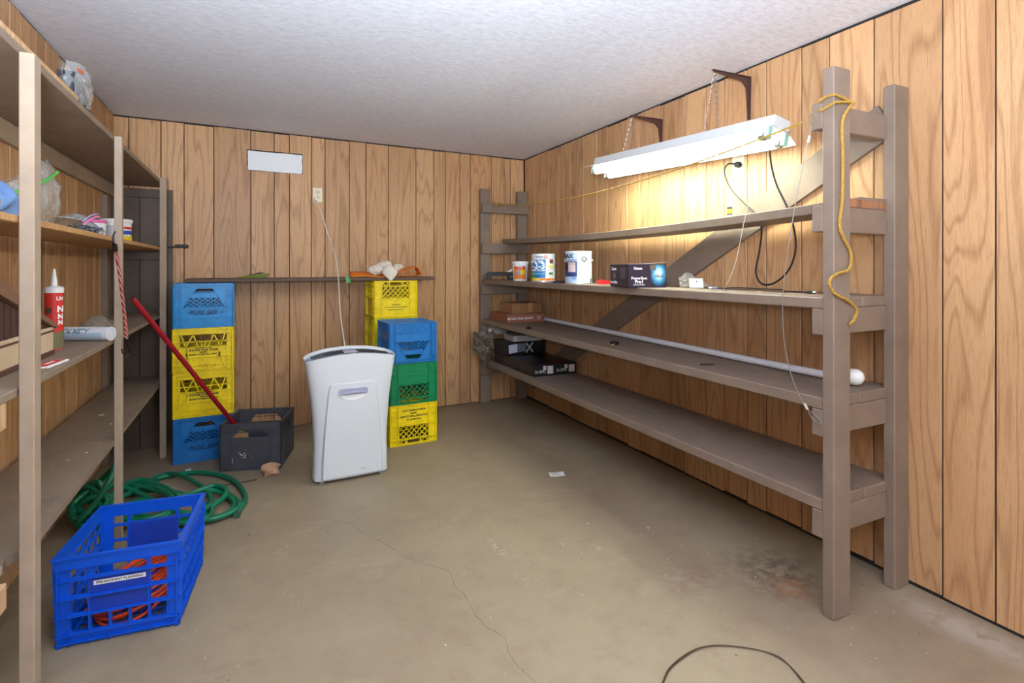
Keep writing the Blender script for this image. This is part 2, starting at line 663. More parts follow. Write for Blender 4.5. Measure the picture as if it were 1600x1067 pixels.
# unseen wall behind the camera, door set open for the added fill panel
M_DRY = plain('cream_wall_paint', (206, 192, 170), 0.7, var=0.06, nscale=8)
wf = MB()
wf.box(-1.0, 0.55, YFRONT - 0.08, YFRONT, 0, ZC).box(1.37, 2.5, YFRONT - 0.08, YFRONT, 0, ZC).box(0.55, 1.37, YFRONT - 0.08, YFRONT, 2.04, ZC)
structure(wf.build('wall_front', M_DRY))
dr = structure(MB().box(0.555, 1.365, YFRONT - 0.06, YFRONT - 0.02, 0.005, 2.035, bev=0.003).shift((-1.365, 0.08 - YFRONT, 0)).build('door_1', plain('door_paint', (196, 180, 156), 0.5, var=0.08), loc=(1.40, YFRONT - 0.10, 0), rot=(0, 0, math.radians(97))))
MB().lathe([(0.012, 0), (0.012, 0.03), (0.026, 0.04), (0.026, 0.06), (0.01, 0.068)], 16, Matrix.Translation((0.63 - 1.365, 0.06, 0.95)) @ Matrix.Rotation(-math.pi / 2, 4, 'X')).build('door_knob', plain('brass', (170, 140, 80), 0.3, 1.0), dr, True)

# crack in the floor: a thin open line with dark bottom
cr = [(500, 810), (545, 818), (570, 835), (598, 848), (640, 873), (690, 889), (703, 897), (712, 917), (725, 930), (742, 957), (760, 980), (787, 996), (800, 1030), (820, 1050), (838, 1067)]
rc = random.Random(3)
pts = spline([onz(x, y, 0.0) for x, y in cr], 5)
mb = MB()
vs, fs = [], []
for i, p in enumerate(pts):
    d = (pts[min(i + 1, len(pts) - 1)] - pts[max(i - 1, 0)]).normalized()
    n = Vector((-d.y, d.x, 0))
    j = rc.uniform(-0.004, 0.004)
    hw = rc.uniform(0.0004, 0.0011)
    for s_ in (-1, 1):
        q = p + n * (j + s_ * hw)
        vs.append((q.x, q.y, 0.0006))
fs = [(2 * i, 2 * i + 1, 2 * i + 3, 2 * i + 2) for i in range(len(pts) - 1)]
mb.add(vs, fs).build('crack', plain('crack_dark', (96, 82, 66), 0.9), fl)

# ------------------------------------------------------------------ right rack (heavy timber)
RO = Vector((-0.225, 2.6, 0))
rack = thing('shelving_rack', 'long taupe painted timber rack of thick planks with square posts along the wood paneling', 'shelving', RF.w(RO.x, RO.y), (0, 0, -RF.phi))


def rpart(name, x0, x1, y0, y1, z0, z1, mat=M_TAUPE, bev=0.003, M=None):
    mb = MB().box(x0, x1, y0, y1, z0, z1, M, bev)
    c = Vector(((x0 + x1) / 2, (y0 + y1) / 2, (z0 + z1) / 2)) if M is None else Vector((0, 0, 0))
    mb.shift(-c)
    return mb.build(name, mat, rack, loc=c - RO)


NY0, NY1, FY0, FY1 = 1.020, 1.060, 4.104, 4.148
for (xa, ya, yb, h) in ((-0.455, NY0, NY1, 1.838), (-0.090, NY0 + 0.012, NY1 + 0.012, 1.836), (-0.455, FY0, FY1, 1.852), (-0.098, FY0, FY1, 1.848)):
    rpart('post', xa, xa + 0.089, ya, yb, 0.0, h)
levels = ((1.640, 1.728), (1.291, 1.381), (0.941, 1.030), (0.598, 0.689), (0.255, 0.346))
for za, zb in levels:
    rpart('rail', -0.455, -0.0915, NY1, NY1 + 0.038, za, zb)
    rpart('rail', -0.455, -0.004, FY0 - 0.038, FY0, za, zb)
rs = random.Random(2)
SH2, SH3, SH4 = 1.069, 0.729, 0.386
for zt, zb, split in ((SH2, 1.030, -0.235), (SH3, 0.689, -0.25), (SH4, 0.346, -0.22)):
    rpart('shelf_board', -0.452, split - 0.0025, NY1, FY0, zb, zt, bev=0.004)
    rpart('shelf_board', split + 0.0025, -0.022, NY1, FY0, zb, zt - 0.002, bev=0.004)
# narrow sagging top plank
mb = MB()
N = 16


def sag(y):
    q = (y - NY1) / (FY0 - NY1)
    return -0.03 * 4 * q * (1 - q)


prof = [(-0.252, 0.003), (-0.249, 0.0), (-0.056, 0.0), (-0.052, 0.004), (-0.052, 0.036), (-0.056, 0.039), (-0.248, 0.039), (-0.252, 0.036)]
vs = []
for i in range(N + 1):
    y = NY1 + (FY0 - 0.004 - NY1) * i / N
    vs += [(x - RO.x, y - RO.y, 1.381 + z + sag(y)) for x, z in prof]
n = len(prof)
fs = [(i * n + j, (i + 1) * n + j, (i + 1) * n + (j + 1) % n, i * n + (j + 1) % n) for i in range(N) for j in range(n)]
fs += [tuple(range(n)), tuple(range(N * n, N * n + n))[::-1]]
mb.add(vs, fs).build('shelf_board', M_TAUPE, rack)
# raw cut strip on the end of the top plank
mb = MB().box(-0.366, -0.098, NY1 - 0.001, NY1 + 0.038, 1.381, 1.412, None, 0.002).shift(-RO)
mb.build('end_block', raw_wood('raw_end_grain', (168, 118, 84), (120, 84, 60)), rack)
# diagonal brace on the wall
a, b = Vector((-0.011, 1.10, 1.735)), Vector((-0.011, 4.0, 0.172))
d = (b - a)
L_ = d.length
ang = math.atan2(d.z, d.y)
M = Matrix.Translation(a - RO) @ Matrix.Rotation(ang, 4, 'X')
MB().box(-0.0095, 0.0095, 0, L_, -0.068, 0.068, M, 0.002).build('brace', M_TAUPE, rack)

# ------------------------------------------------------------------ left rack (light uprights, plywood shelves)
LO = Vector((0.16, 2.6, 0))
lrack = thing('shelving_rack', 'tall narrow rack with thin uprights and plywood shelves running into the back corner', 'shelving', LF.w(LO.x, LO.y), (0, 0, -LF.phi))


def lpart(name, x0, x1, y0, y1, z0, z1, mat=M_LRACK, bev=0.002, parent=None):
    mb = MB().box(x0, x1, y0, y1, z0, z1, None, bev)
    c = Vector(((x0 + x1) / 2, (y0 + y1) / 2, (z0 + z1) / 2))
    mb.shift(-c)
    return mb.build(name, mat, lrack, loc=c - LO)


LE = 4.13
lpart('post', 0.2925, 0.322, 1.676, 1.722, 0, 1.690)
lpart('post', 0.2925, 0.319, 2.648, 2.678, 0, 1.705)
lpart('post', 0.289, 0.323, 3.852, 3.890, 0, 1.722)
lpart('post', 0.293, 0.331, 0.60, 0.658, 0, 1.68)
for y in (0.62, 1.66, 2.72, 3.86):
    lpart('rear_post', 0.0, 0.030, y, y + 0.07, 0, 1.60, M_TAUPE)
LS1, LS2, LS3, LS4 = 1.712, 1.296, 0.880, 0.468
lpart('shelf_board', 0.0, 0.29, 0.3, 4.08, LS1 - 0.022, LS1, M_LSHELF)
lpart('shelf_board', 0.031, 0.29, 0.3, LE - 0.03, LS2 - 0.018, LS2, raw_wood('plywood', (196, 152, 100), (166, 120, 74)))
lpart('shelf_board', 0.031, 0.29, 0.3, LE - 0.03, LS3 - 0.020, LS3, M_LSHELF)
# lowest plywood shelf: split, splintered near edge
mb = MB()
outline = [(0.031, LE - 0.03), (0.031, 0.3), (0.20, 0.3), (0.23, 1.40), (0.245, 1.55), (0.232, 1.60), (0.25, 1.645), (0.268, 1.66), (0.262, 1.70), (0.288, 1.745), (0.292, 1.80), (0.292, LE - 0.03)]
mb.prism([(u - LO.x, v - LO.y) for u, v in outline], lambda u, v, t: (u, v, t), LS4 - 0.022, LS4)
mb.build('shelf_board', M_LSHELF, lrack)
for z in (LS3 - 0.020, LS4 - 0.022):
    lpart('front_rail', 0.255, 0.289, 0.3, 1.62, z - 0.06, z - 0.001, M_RAW)
lpart('rear_rail', 0.0, 0.022, 0.3, LE - 0.02, LS1 - 0.022 - 0.075, LS1 - 0.023, M_LRACK)
lpart('edge_strip', 0.262, 0.289, 0.3, 2.18, LS1 + 0.0005, LS1 + 0.016, M_RAW)
# end panel in the corner: two hardboard sheets and rails
for (xa, xb) in ((0.004, 0.145), (0.149, 0.326)):
    lpart('end_panel', xa, xb, LE - 0.016, LE, 0.0, 1.68, M_PANELBROWN, 0.001)
for z in (LS1 - 0.09, LS2 - 0.075, LS3 - 0.08, LS4 - 0.08):
    lpart('cleat', 0.031, 0.288, LE - 0.034, LE - 0.017, z, z + 0.055, M_PANELBROWN)

# ------------------------------------------------------------------ fluorescent shop light on chains
M_GALV = plain('white_enamel', (206, 208, 206), 0.35)
M_REFL = plain('reflector_enamel', (235, 236, 236), 0.25)
LC = RF.w(-0.25, 2.005, 1.762)
Mrot = Matrix.Rotation(-RF.phi, 4, 'Z') @ Matrix.Rotation(math.radians(2.7), 4, 'X') @ Matrix.Rotation(math.radians(11), 4, 'Y')
lamp = thing('shop_light', 'white twin tube fluorescent shop light hanging on chains, switched on', 'light', LC, Mrot.to_euler())
HL = 0.635
MB().box(-0.05, 0.05, -HL, HL, 0.004, 0.05, None, 0.003).build('channel_housing', M_GALV, lamp)
mb = MB()
cs = [(-0.115, -0.03), (-0.06, 0.0), (0.06, 0.0), (0.115, -0.03)]
vs = []
for y in (-HL + 0.01, HL - 0.01):
    vs += [(x, y, z) for x, z in cs] + [(x, y, z + 0.003) for x, z in cs]
fs = []
for i in range(3):
    fs += [(i, i + 1, 8 + i + 1, 8 + i), (4 + i + 1, 4 + i, 12 + i, 12 + i + 1), (i + 1, i, 4 + i, 4 + i + 1), (8 + i, 8 + i + 1, 12 + i + 1, 12 + i)]
fs += [(0, 8, 12, 4), (3, 7, 15, 11)]
mb.add(vs, fs).build('reflector', M_REFL, lamp)
M_TUBE = emitter('fluorescent_tube', (0.90, 1.0, 0.82, 1), TUBE_EMIT)
M_HOLD = plain('lamp_holder_plastic', (150, 190, 170), 0.4)
M_CAP = plain('tube_end_metal', (190, 192, 194), 0.3, 0.9)
for x in (-0.05, 0.05):
    tb = MB().tube([(x, y, -0.038) for y in (-0.585, -0.3, 0, 0.3, 0.585)], 0.0185, 14).build('tube', M_TUBE, lamp, True)
    for s_ in (-1, 1):
        MB().tube([(x, s_ * 0.585, -0.038), (x, s_ * 0.606, -0.038)], 0.0190, 14).build('tube_cap', M_CAP, tb, True)
        MB().box(x - 0.013, x + 0.013, s_ * 0.618 - 0.011, s_ * 0.618 + 0.011, -0.052, 0.0, None, 0.002).build('lamp_holder', M_HOLD, lamp)


def chain(mb, a, b, n, slack=0.0):
    a, b = Vector(a), Vector(b)
    for i in range(n):
        q = (i + 0.5) / n
        c = a.lerp(b, q) + Vector((0, 0, -slack * 4 * q * (1 - q)))
        d = (b - a).normalized()
        sd = d.orthogonal().normalized()
        if i % 2:
            sd = d.cross(sd)
        ln = (b - a).length / n * 0.62
        ring = []
        for k in range(8):
            t_ = 2 * math.pi * k / 8
            ring.append(c + d * math.cos(t_) * ln + sd * math.sin(t_) * ln * 0.55)
        mb.tube(ring, 0.0011, 5, closed=True)


M_BRK = plain('brown_enamel_steel', (84, 58, 52), 0.4, 0.2)
M_CHAIN = plain('zinc_chain', (168, 162, 156), 0.35, 0.9)
inv = (Matrix.Translation(LC) @ Mrot).inverted()
for k, (ly, arm, zt) in enumerate(((1.735, 0.245, 2.098), (2.362, 0.225, 2.050))):
    br = thing('shelf_bracket', ('brown steel shelf bracket holding the lamp chain over the outlet' if k == 0 else 'brown steel shelf bracket holding the lamp chain toward the paint cans'), 'bracket', RF.w(0, ly, zt), (0, 0, -RF.phi))
    zl = zt - 1.893
    # wall leg, arm and stamped web, all tapering
    MB().prism([(-0.012, 0.004), (0.012, 0.004), (0.007, -zl), (-0.007, -zl)], lambda u, v, t: (-t, u, v), 0.0, 0.003).build('wall_leg', M_BRK, br)
    MB().prism([(0, -0.012), (0, 0.012), (arm, 0.007), (arm, -0.007)], lambda u, v, t: (-u, v, t), 0.001, 0.004).build('arm', M_BRK, br)
    MB().prism([(0.003, 0), (arm * 0.97, 0), (arm * 0.97, -0.005), (0.05, -0.022), (0.022, -0.05), (0.008, -zl * 0.95), (0.003, -zl * 0.95)], lambda u, v, t: (-u, t, v), -0.004, 0.004).build('web', M_BRK, br)
    for zz in (-0.03, -zl * 0.9):
        MB().lathe([(0.005, 0), (0.005, 0.002), (0.002, 0.003)], 8, Matrix.Translation((-0.003, 0, zz)) @ Matrix.Rotation(-math.pi / 2, 4, 'Y')).build('screw', M_CHAIN, br)
    tip = RF.w(-arm + 0.012, ly, zt - 0.006)
    for dy in (-0.045, 0.05):
        topc = inv @ tip
        end = Vector((0.0, topc.y + dy, 0.052))
        mb = MB()
        chain(mb, topc, end, int((topc - end).length / 0.0135))
        mb.build('chain', M_CHAIN, lamp)
    # loose tail of chain
    mb = MB()
    chain(mb, inv @ tip, inv @ (tip + Vector((0.0, -0.02, -0.16))), 11)
    mb.build('chain_tail', M_CHAIN, lamp)
# unseen socket added to go with the fill lamp behind the camera
cb = thing('added_fill_socket', 'unseen white ceiling socket added to go with the fill lamp', 'light', (0.55, -0.55, ZC), (math.pi, 0, 0))
MB().lathe([(0.055, 0), (0.055, 0.015), (0.03, 0.05), (0.022, 0.07)], 20).build('socket', plain('porcelain', (235, 232, 226), 0.3), cb, True)

# ------------------------------------------------------------------ small fittings on the walls
vb = MB()
hx0, hx1, hz0, hz1 = HOLE
rv = random.Random(5)
ol = []
for (ax, az, bx, bz) in ((hx0 + .006, hz0 + .003, hx1 - .004, hz0 + .003), (hx1 - .004, hz0 + .003, hx1 - .004, hz1 - .008), (hx1 - .004, hz1 - .008, hx0 + .006, hz1 - .008), (hx0 + .006, hz1 - .008, hx0 + .006, hz0 + .003)):
    for i in range(8):
        q = i / 8
        ol.append((ax + (bx - ax) * q + rv.uniform(-.0015, .0015), az + (bz - az) * q + rv.uniform(-.0015, .0015)))
vb.prism([(u - (hx0 + hx1) / 2, v - hz0) for u, v in ol], lambda u, v, t: (u, -t, v), -0.045, 0.001)
tag(vb.build('foam_block', plain('white_foam', (236, 239, 241), 0.8, var=0.05, nscale=60), loc=((hx0 + hx1) / 2, YB, hz0)),
    'white foam block plugging the rectangular hole cut in the wood paneling', 'vent cover')

M_IVORY = plain('ivory_plastic', (226, 214, 186), 0.35)
M_SLOT = plain('socket_slot', (60, 52, 44), 0.6)


def outlet(loc, rz, label, wd=0.068, ht=0.108):
    t = thing('wall_outlet', label, 'outlet', loc, (0, 0, rz))
    MB().box(-wd / 2, wd / 2, -0.005, 0.0, -ht / 2, ht / 2, None, 0.002).build('cover_plate', M_IVORY, t)
    for s_ in (-1, 1):
        sk = MB().lathe([(0.016, 0), (0.016, 0.002)], 20, Matrix.Translation((0, -0.005, s_ * 0.021)) @ Matrix.Rotation(math.pi / 2, 4, 'X')).build('socket', plain('ivory_socket', (214, 200, 168), 0.4), t)
        for dx in (-0.006, 0.006):
            MB().box(dx - 0.001, dx + 0.001, -0.0078, -0.0070, s_ * 0.021 - 0.002, s_ * 0.021 + 0.007).build('slot', M_SLOT, sk)
        MB().lathe([(0.0024, 0), (0.0024, 0.0008)], 8, Matrix.Translation((0, -0.0070, s_ * 0.021 - 0.008)) @ Matrix.Rotation(math.pi / 2, 4, 'X')).build('slot', M_SLOT, sk)
    MB().lathe([(0.003, 0), (0.003, 0.001)], 8, Matrix.Translation((0, -0.005, 0)) @ Matrix.Rotation(math.pi / 2, 4, 'X')).build('screw', M_CHAIN, t)
    return t


outlet((0.548, YB, 1.716), 0, 'ivory double wall outlet in the back paneling with a white plug in it')
outlet(RF.w(0, 1.80, 1.672), -RF.phi - math.pi / 2, 'ivory wall outlet under the fluorescent lamp with a black plug', 0.07, 0.115)

# ------------------------------------------------------------------ milk crates
CW, CH = 0.324, 0.2675


def side_fns(W, D, H, flip, yaw_side):
    fns = []
    for k in range(4):
        a = k * math.pi / 2
        n = Vector((math.sin(a), -math.cos(a), 0))
        tg = Vector((math.cos(a), math.sin(a), 0))
        half = (D if k % 2 == 0 else W) / 2

        def fn(u, v, t, n=n, tg=tg, half=half):
            if flip:
                u, v = -u, H - v
            return n * (half + t) + tg * u + Vector((0, 0, v))
        fns.append(fn)
    return fns


def bands(u0, u1, v0, v1, holes):
    """cover a rectangle minus trapezoid holes (vb, vt, (lb, rb), (lt, rt)) with trapezoids"""
    cuts = sorted({v0, v1} | {h[0] for h in holes} | {h[1] for h in holes})
    out = []
    for a, b in zip(cuts[:-1], cuts[1:]):
        iv = []
        for hb, ht, (lb, rb), (lt, r_) in holes:
            if hb <= a + 1e-9 and ht >= b - 1e-9:
                qa, qb = (a - hb) / (ht - hb), (b - hb) / (ht - hb)
                iv.append((lb + (lt - lb) * qa, rb + (r_ - rb) * qa, lb + (lt - lb) * qb, rb + (r_ - rb) * qb))
        iv.sort()
        ca, cb_ = u0, u0
        for la, ra, lb, rb in iv:
            out.append([(ca, a), (la, a), (lb, b), (cb_, b)])
            ca, cb_ = ra, rb
        out.append([(ca, a), (u1, a), (u1, b), (cb_, b)])
    return out


def clip(a, b, h):
    """segment clipped to a trapezoid hole"""
    hb, ht, (lb, rb), (lt, r_) = h
    P = [(lb, hb), (rb, hb), (r_, ht), (lt, ht)]
    t0, t1 = 0.0, 1.0
    dx, dy = b[0] - a[0], b[1] - a[1]
    for i in range(4):
        p, q = P[i], P[(i + 1) % 4]
        nx, ny = -(q[1] - p[1]), q[0] - p[0]
        den = nx * dx + ny * dy
        num = nx * (a[0] - p[0]) + ny * (a[1] - p[1])
        if abs(den) < 1e-12:
            if num < 0:
                return None
            continue
        t = -num / den
        if den > 0:
            t0 = max(t0, t)
        else:
            t1 = min(t1, t)
    if t1 - t0 < 1e-3:
        return None
    return (a[0] + dx * t0, a[1] + dy * t0), (a[0] + dx * t1, a[1] + dy * t1)


def lattice(mb, fn, h, pitch, slope, wd, t0, t1):
    hb, ht = h[0], h[1]
    u = -0.4
    while u < 0.4:
        for sg in (1, -1):
            s_ = clip((u, hb - 0.001), (u + sg * (ht - hb + 0.002) * slope, ht + 0.001), h)
            if s_:
                mb.bar(s_[0], s_[1], wd, fn, t0, t1)
        u += pitch


def crate_design(kind, W, H):
    """returns holes, lattices(hole,pitch,slope), ribs (a,b,width) and plain reliefs for one side"""
    hu = W / 2
    X = lambda q: -hu + q * W
    holes, lats, ribs = [], [], []
    if kind == 'trapezoid':
        V = lambda q: H * (1 - q)
        h1 = (V(0.215), V(0.11), (X(.313), X(.695)), (X(.366), X(.649)))
        h2 = (V(0.548), V(0.327), (X(.137), X(.863)), (X(.252), X(.763)))
        holes = [h1, h2]
        lats = [(h2, 0.030, 1.35)]
        for a, b in (((.366, .11), (.137, .548)), ((.649, .11), (.863, .548)), ((.366, .11), (.649, .11))):
            ribs.append(((X(a[0]), V(a[1])), (X(b[0]), V(b[1])), .003))
        for q in (0.548, 0.765, 0.985):
            ribs.append(((X(0), V(q)), (X(1), V(q)), .004))
        for q in (.09, .115, .885, .91):
            ribs.append(((X(q), V(.03)), (X(q), V(.99)), .003))
        for q in (0.03, 0.07, 0.125, 0.165, 0.21, 0.27, 0.325):
            ribs.append(((X(0), V(q)), (X(.12), V(q)), .003))
            ribs.append(((X(.88), V(q)), (X(1), V(q)), .003))
        for q in (0.03, 0.07):
            ribs.append(((X(.12), V(q)), (X(.88), V(q)), .003))
        low = (V(0.975), V(0.775), (X(.12), X(.88)), (X(.12), X(.88)))
        rel = [(low, 0.052, 1.35)]
    elif kind == 'zigzag':
        V = lambda q: H * (1 - q)
        h1 = (V(0.30), V(0.14), (X(.11), X(.90)), (X(.11), X(.90)))
        h2 = (V(0.42), V(0.315), (X(.11), X(.90)), (X(.11), X(.90)))
        holes = [h1, h2]
        for q in (.04, .135, .19, .305, .425, .66, .735, .84, .94, .985):
            ribs.append(((X(0), V(q)), (X(1 if q not in (.19, .735) else .1), V(q)), .0035))
            if q in (.19, .735):
                ribs.append(((X(.9), V(q)), (X(1), V(q)), .0035))
        for q in (.095, .905):
            ribs.append(((X(q), V(.02)), (X(q), V(.98)), .004))
        zz = [(.13, .14), (.21, .42), (.33, .14), (.41, .42)]
        for m in (0, 1):
            for i in range(3):
                a, b = zz[i], zz[i + 1]
                f = (lambda p: (X(1 - p[0]) if m else X(p[0]), V(p[1])))
                ribs.append((f(a), f(b), .0045))
            for a, b in (((.24, .42), (.23, .66)), ((.23, .55), (.13, .94)), ((.21, .55), (.33, .94)), ((.49, .68), (.41, .94)), ((.36, .05), (.48, .13))):
                f = (lambda p: (X(1 - p[0]) if m else X(p[0]), V(p[1])))
                ribs.append((f(a), f(b), .0045))
            for q in (.46, ):
                ribs.append(((X(q if not m else 1 - q), V(.33)), (X(q + .03 if not m else 1 - q - .03), V(.42)), .004))
        rel = []
    else:                                                   # 'window'
        V = lambda q: H * (1 - q)
        h1 = (V(.135), V(.045), (X(.36), X(.64)), (X(.37), X(.63)))
        hl = (V(.135), V(.045), (X(.18), X(.34)), (X(.18), X(.35)))
        hr = (V(.135), V(.045), (X(.66), X(.82)), (X(.65), X(.82)))
        h2 = (V(.475), V(.155), (X(.18), X(.82)), (X(.18), X(.82)))
        holes = [h1, hl, hr, h2]
        lats = [(h2, .036, 1.0), (hl, .036, 1.0), (hr, .036, 1.0)]
        for q in (.145, .485):
            ribs.append(((X(0), V(q)), (X(1), V(q)), .004))
        for q in (.745, .87):
            ribs.append(((X(0), V(q)), (X(.165), V(q)), .004))
            ribs.append(((X(.835), V(q)), (X(1), V(q)), .004))
        for q in (.01, .035):
            ribs.append(((X(0), V(q)), (X(1), V(q)), .003))
        for q in (.165, .835):
            ribs.append(((X(q), V(.04)), (X(q), V(.99)), .005))
        ribs.append(((X(0), V(.985)), (X(1), V(.985)), .005))
        rel = []
    return holes, lats, ribs, rel


CRATE_MESH = {}


def crate_meshes(kind, mat, flip, key):
    if key in CRATE_MESH:
        return CRATE_MESH[key]
    W, H = CW, CH
    holes, lats, ribs, rel = crate_design(kind, W - 0.012, H)
    body, rib, bot = MB(), MB(), MB()
    post = body
    lat_list = []
    fns = side_fns(W, W, H, flip, 0)
    e = 0.0035
    for fn in fns:
        for poly in bands(-W / 2 + 0.012, W / 2 - 0.012, 0.0, H, holes):
            body.prism(poly, fn, -0.013, -0.0085)
        lat = MB()
        lat_list.append(lat)
        for h, p, s_ in lats:
            lattice(lat, fn, h, p, s_, 0.0052, -0.0125, -0.0070)
        for h, p, s_ in rel:
            lattice(rib, fn, h, p, s_, 0.0048, -0.0086, -0.0040)
        for a, b, wd in ribs:
            rib.bar(a, b, wd * 1.5, fn, -0.0086, -0.0004)
    c = W / 2
    for sx in (-1, 1):
        for sy in (-1, 1):
            post.box(min(sx * c, sx * (c - 0.014)), max(sx * c, sx * (c - 0.014)), min(sy * c, sy * (c - 0.014)), max(sy * c, sy * (c - 0.014)), 0.0, H, None, 0.005)
    z0, z1 = (H - 0.008, H - 0.001) if flip else (0.001, 0.008)
    k = 11
    for i in range(k):
        q = -c + 0.014 + (2 * c - 0.028) * i / (k - 1)
        bot.box(q - 0.0035, q + 0.0035, -c + 0.009, c - 0.009, z0, z1)
        bot.box(-c + 0.009, c - 0.009, q - 0.0035, q + 0.0035, z0 + 0.0005, z1 - 0.0005)
    CRATE_MESH[key] = {'side_walls': body.mesh('side_walls', mat), 'ribs': rib.mesh('ribs', mat), 'bottom_grid': bot.mesh('bottom_grid', mat)}
    CRATE_MESH[key] = list(CRATE_MESH[key].items()) + [('lattice', l_.mesh('lattice', mat)) for l_ in lat_list if l_.f]
    return CRATE_MESH[key]


def crate_plastic(name, c, rough=0.38):
    t = NT(name)
    n = t.noise(t.coord('Object'), 22, 5, 0.65)
    col = lin(c)
    t.base(t.mix(t.mask(n, 0.35, 0.7), col, tuple(v * 0.80 for v in col[:3]) + (1,)))
    t.set(Roughness=rough)
    t.b.inputs['Specular IOR Level'].default_value = 0.45
    return t.m


M_CB = crate_plastic('sky_blue_plastic', (2, 140, 208))
M_CB2 = crate_plastic('faded_blue_plastic', (30, 118, 190))
M_CY = crate_plastic('yellow_plastic', (246, 216, 10))
M_CY2 = crate_plastic('dull_yellow_plastic', (230, 212, 30))
M_CG = crate_plastic('green_plastic', (4, 134, 82))
INK = plain('crate_ink', (40, 44, 40), 0.6)
INKB = plain('crate_ink_blue', (16, 58, 96), 0.6)
INKF = plain('faded_ink', (136, 118, 20), 0.6)
INKG = plain('green_faded_ink', (2, 104, 64), 0.6)


def crate(kind, mat, x, y, z, rz, label, flip=False, lines=(), ink=INK, marks=False, rows=None):
    t = thing('milk_crate', label, 'crate', (x, y, z), (0, 0, rz))
    for nm, me in crate_meshes(kind, mat, flip, (kind, mat.name, flip)):
        link(nm, me, t)
    f = -CW / 2 + 0.0080
    tx, up = (Vector((-1, 0, 0)), Vector((0, 0, -1))) if flip else (Vector((1, 0, 0)), Vector((0, 0, 1)))
    for s_, q, size, sx in lines:
        v = CH * (1 - q)
        text(s_, size, ink, t, (0, f, CH - v if flip else v), tx, up, sx=sx, bold=0.0006)
    if marks:
        for xx in (-0.078, 0.092):
            v = CH * (1 - marks)
            mb = MB()
            for r in (0.0055, ):
                for dx in (-0.0045, 0.0045):
                    ring = [Vector((xx + dx + r * math.cos(a), f, v + r * math.sin(a))) for a in [2 * math.pi * i / 12 for i in range(12)]]
                    mb.tube(ring, 0.0009, 4, closed=True)
            mb.bar((xx + 0.003, v + 0.004), (xx + 0.011, v + 0.011), 0.0018, lambda u, w_, tt: (u, f - tt, w_), 0, 0.001)
            mb.build('emblem', ink, t)
    return t


KAW = (('PROPERTY OF', .452, .0105, 1.3), ('KAWARTHA DAIRY', .502, .0165, 1.25), ('LIMITED', .552, .0095, 1.2), ('BOBCAYGEON, ONT.', .60, .012, 1.3))
BEA = (('BEATRICE   FOODS', .628, .0175, .98), ('ONTARIO   LIMITED', .668, .0175, .93), ('', .70, .007, 1.0))
BEA = BEA[:2] + (('REG. CASE - USE BY OTHERS PROHIBITED', .70, .007, .85),)
ax, ay = -0.1685, 3.679 + CW / 2
crate('trapezoid', M_CB2, ax, ay, 0.0, 0.02, 'lowest blue milk crate, standing on the floor under two yellow ones', lines=[(s_, q + .03, a, b) for s_, q, a, b in BEA], ink=INKB, marks=.69)
crate('zigzag', M_CY, ax, ay, CH + .001, 0.0, 'lower yellow milk crate with crossed ribs, resting on the bottom blue one', lines=KAW)
crate('zigzag', M_CY, ax, ay, 2 * (CH + .001), -0.015, 'upper yellow milk crate with crossed ribs, right beneath the top blue one', lines=KAW)
crate('trapezoid', M_CB, ax, ay, 3 * (CH + .001), 0.01, 'bright blue milk crate topping the tall stack, carrying an end of the brown board', lines=BEA, ink=INKB, marks=.66)
# tall stack against the wall, mostly behind the inverted one
bx, by = 1.050, 3.815 + CW / 2
NOTE = (('WARNING', .66, .012, 1.1), ('USE BY OTHERS WITHOUT PERMISSION', .73, .0095, 1.0), ('OWNER PROPERTY OF ONT.', .80, .0095, 1.0))
crate('window', M_CY2, bx, by, 0.0, 0.0, 'yellow milk crate on the floor behind the inverted yellow crate')
crate('window', M_CY2, bx, by, CH + .001, 0.01, 'yellow milk crate second in the rear stack, behind the green crate')
crate('window', M_CY2, bx, by, 2 * (CH + .001), 0.0, 'yellow milk crate of the rear stack, largely hidden behind the inverted blue one')
crate('window', M_CY, bx, by, 3 * (CH + .001), -0.01, 'yellow milk crate with faded brown print holding up the rag end of the brown board', lines=NOTE, ink=INKF)
cx, cy = 1.047, 3.378 + CW / 2
KAWW = (('PROPERTY OF', .62, .0125, 1.2), ('KAWARTHA DAIRY', .70, .019, 1.15), ('LIMITED', .77, .011, 1.2), ('BOBCAYGEON, ONT.', .845, .014, 1.2))
crate('window', M_CY, cx, cy, 0.0, 0.0, 'upside down yellow milk crate with bold black dairy lettering, under the green one', flip=True, lines=KAWW)
crate('window', M_CG, cx, cy, CH + .001, 0.012, 'upside down green milk crate between a blue and a yellow crate', flip=True, lines=(('DAIRY CASE PROPERTY', .68, .014, 1.0), ('REGISTERED', .79, .012, 1.0)), ink=INKG)
crate('trapezoid', M_CB2, cx - .003, cy - .004, 2 * (CH + .001), 0.0, 'upside down blue milk crate on the green one, slotted bottom facing up', flip=True)

# things seen inside the green crate
mb = MB()
mb.grid(lambda u, v: (-0.11 + .22 * u, -.10 + .2 * v, .06 + .012 * math.sin(u * 19) * math.cos(v * 7) - .03 * (u - .5) ** 2), 18, 10)
tag(mb.build('straw_mat', raw_wood('straw', (212, 180, 84), (150, 118, 44)), loc=(cx, cy, CH + .006)), 'crumpled straw coloured sheet inside the upside down green crate', 'packing')

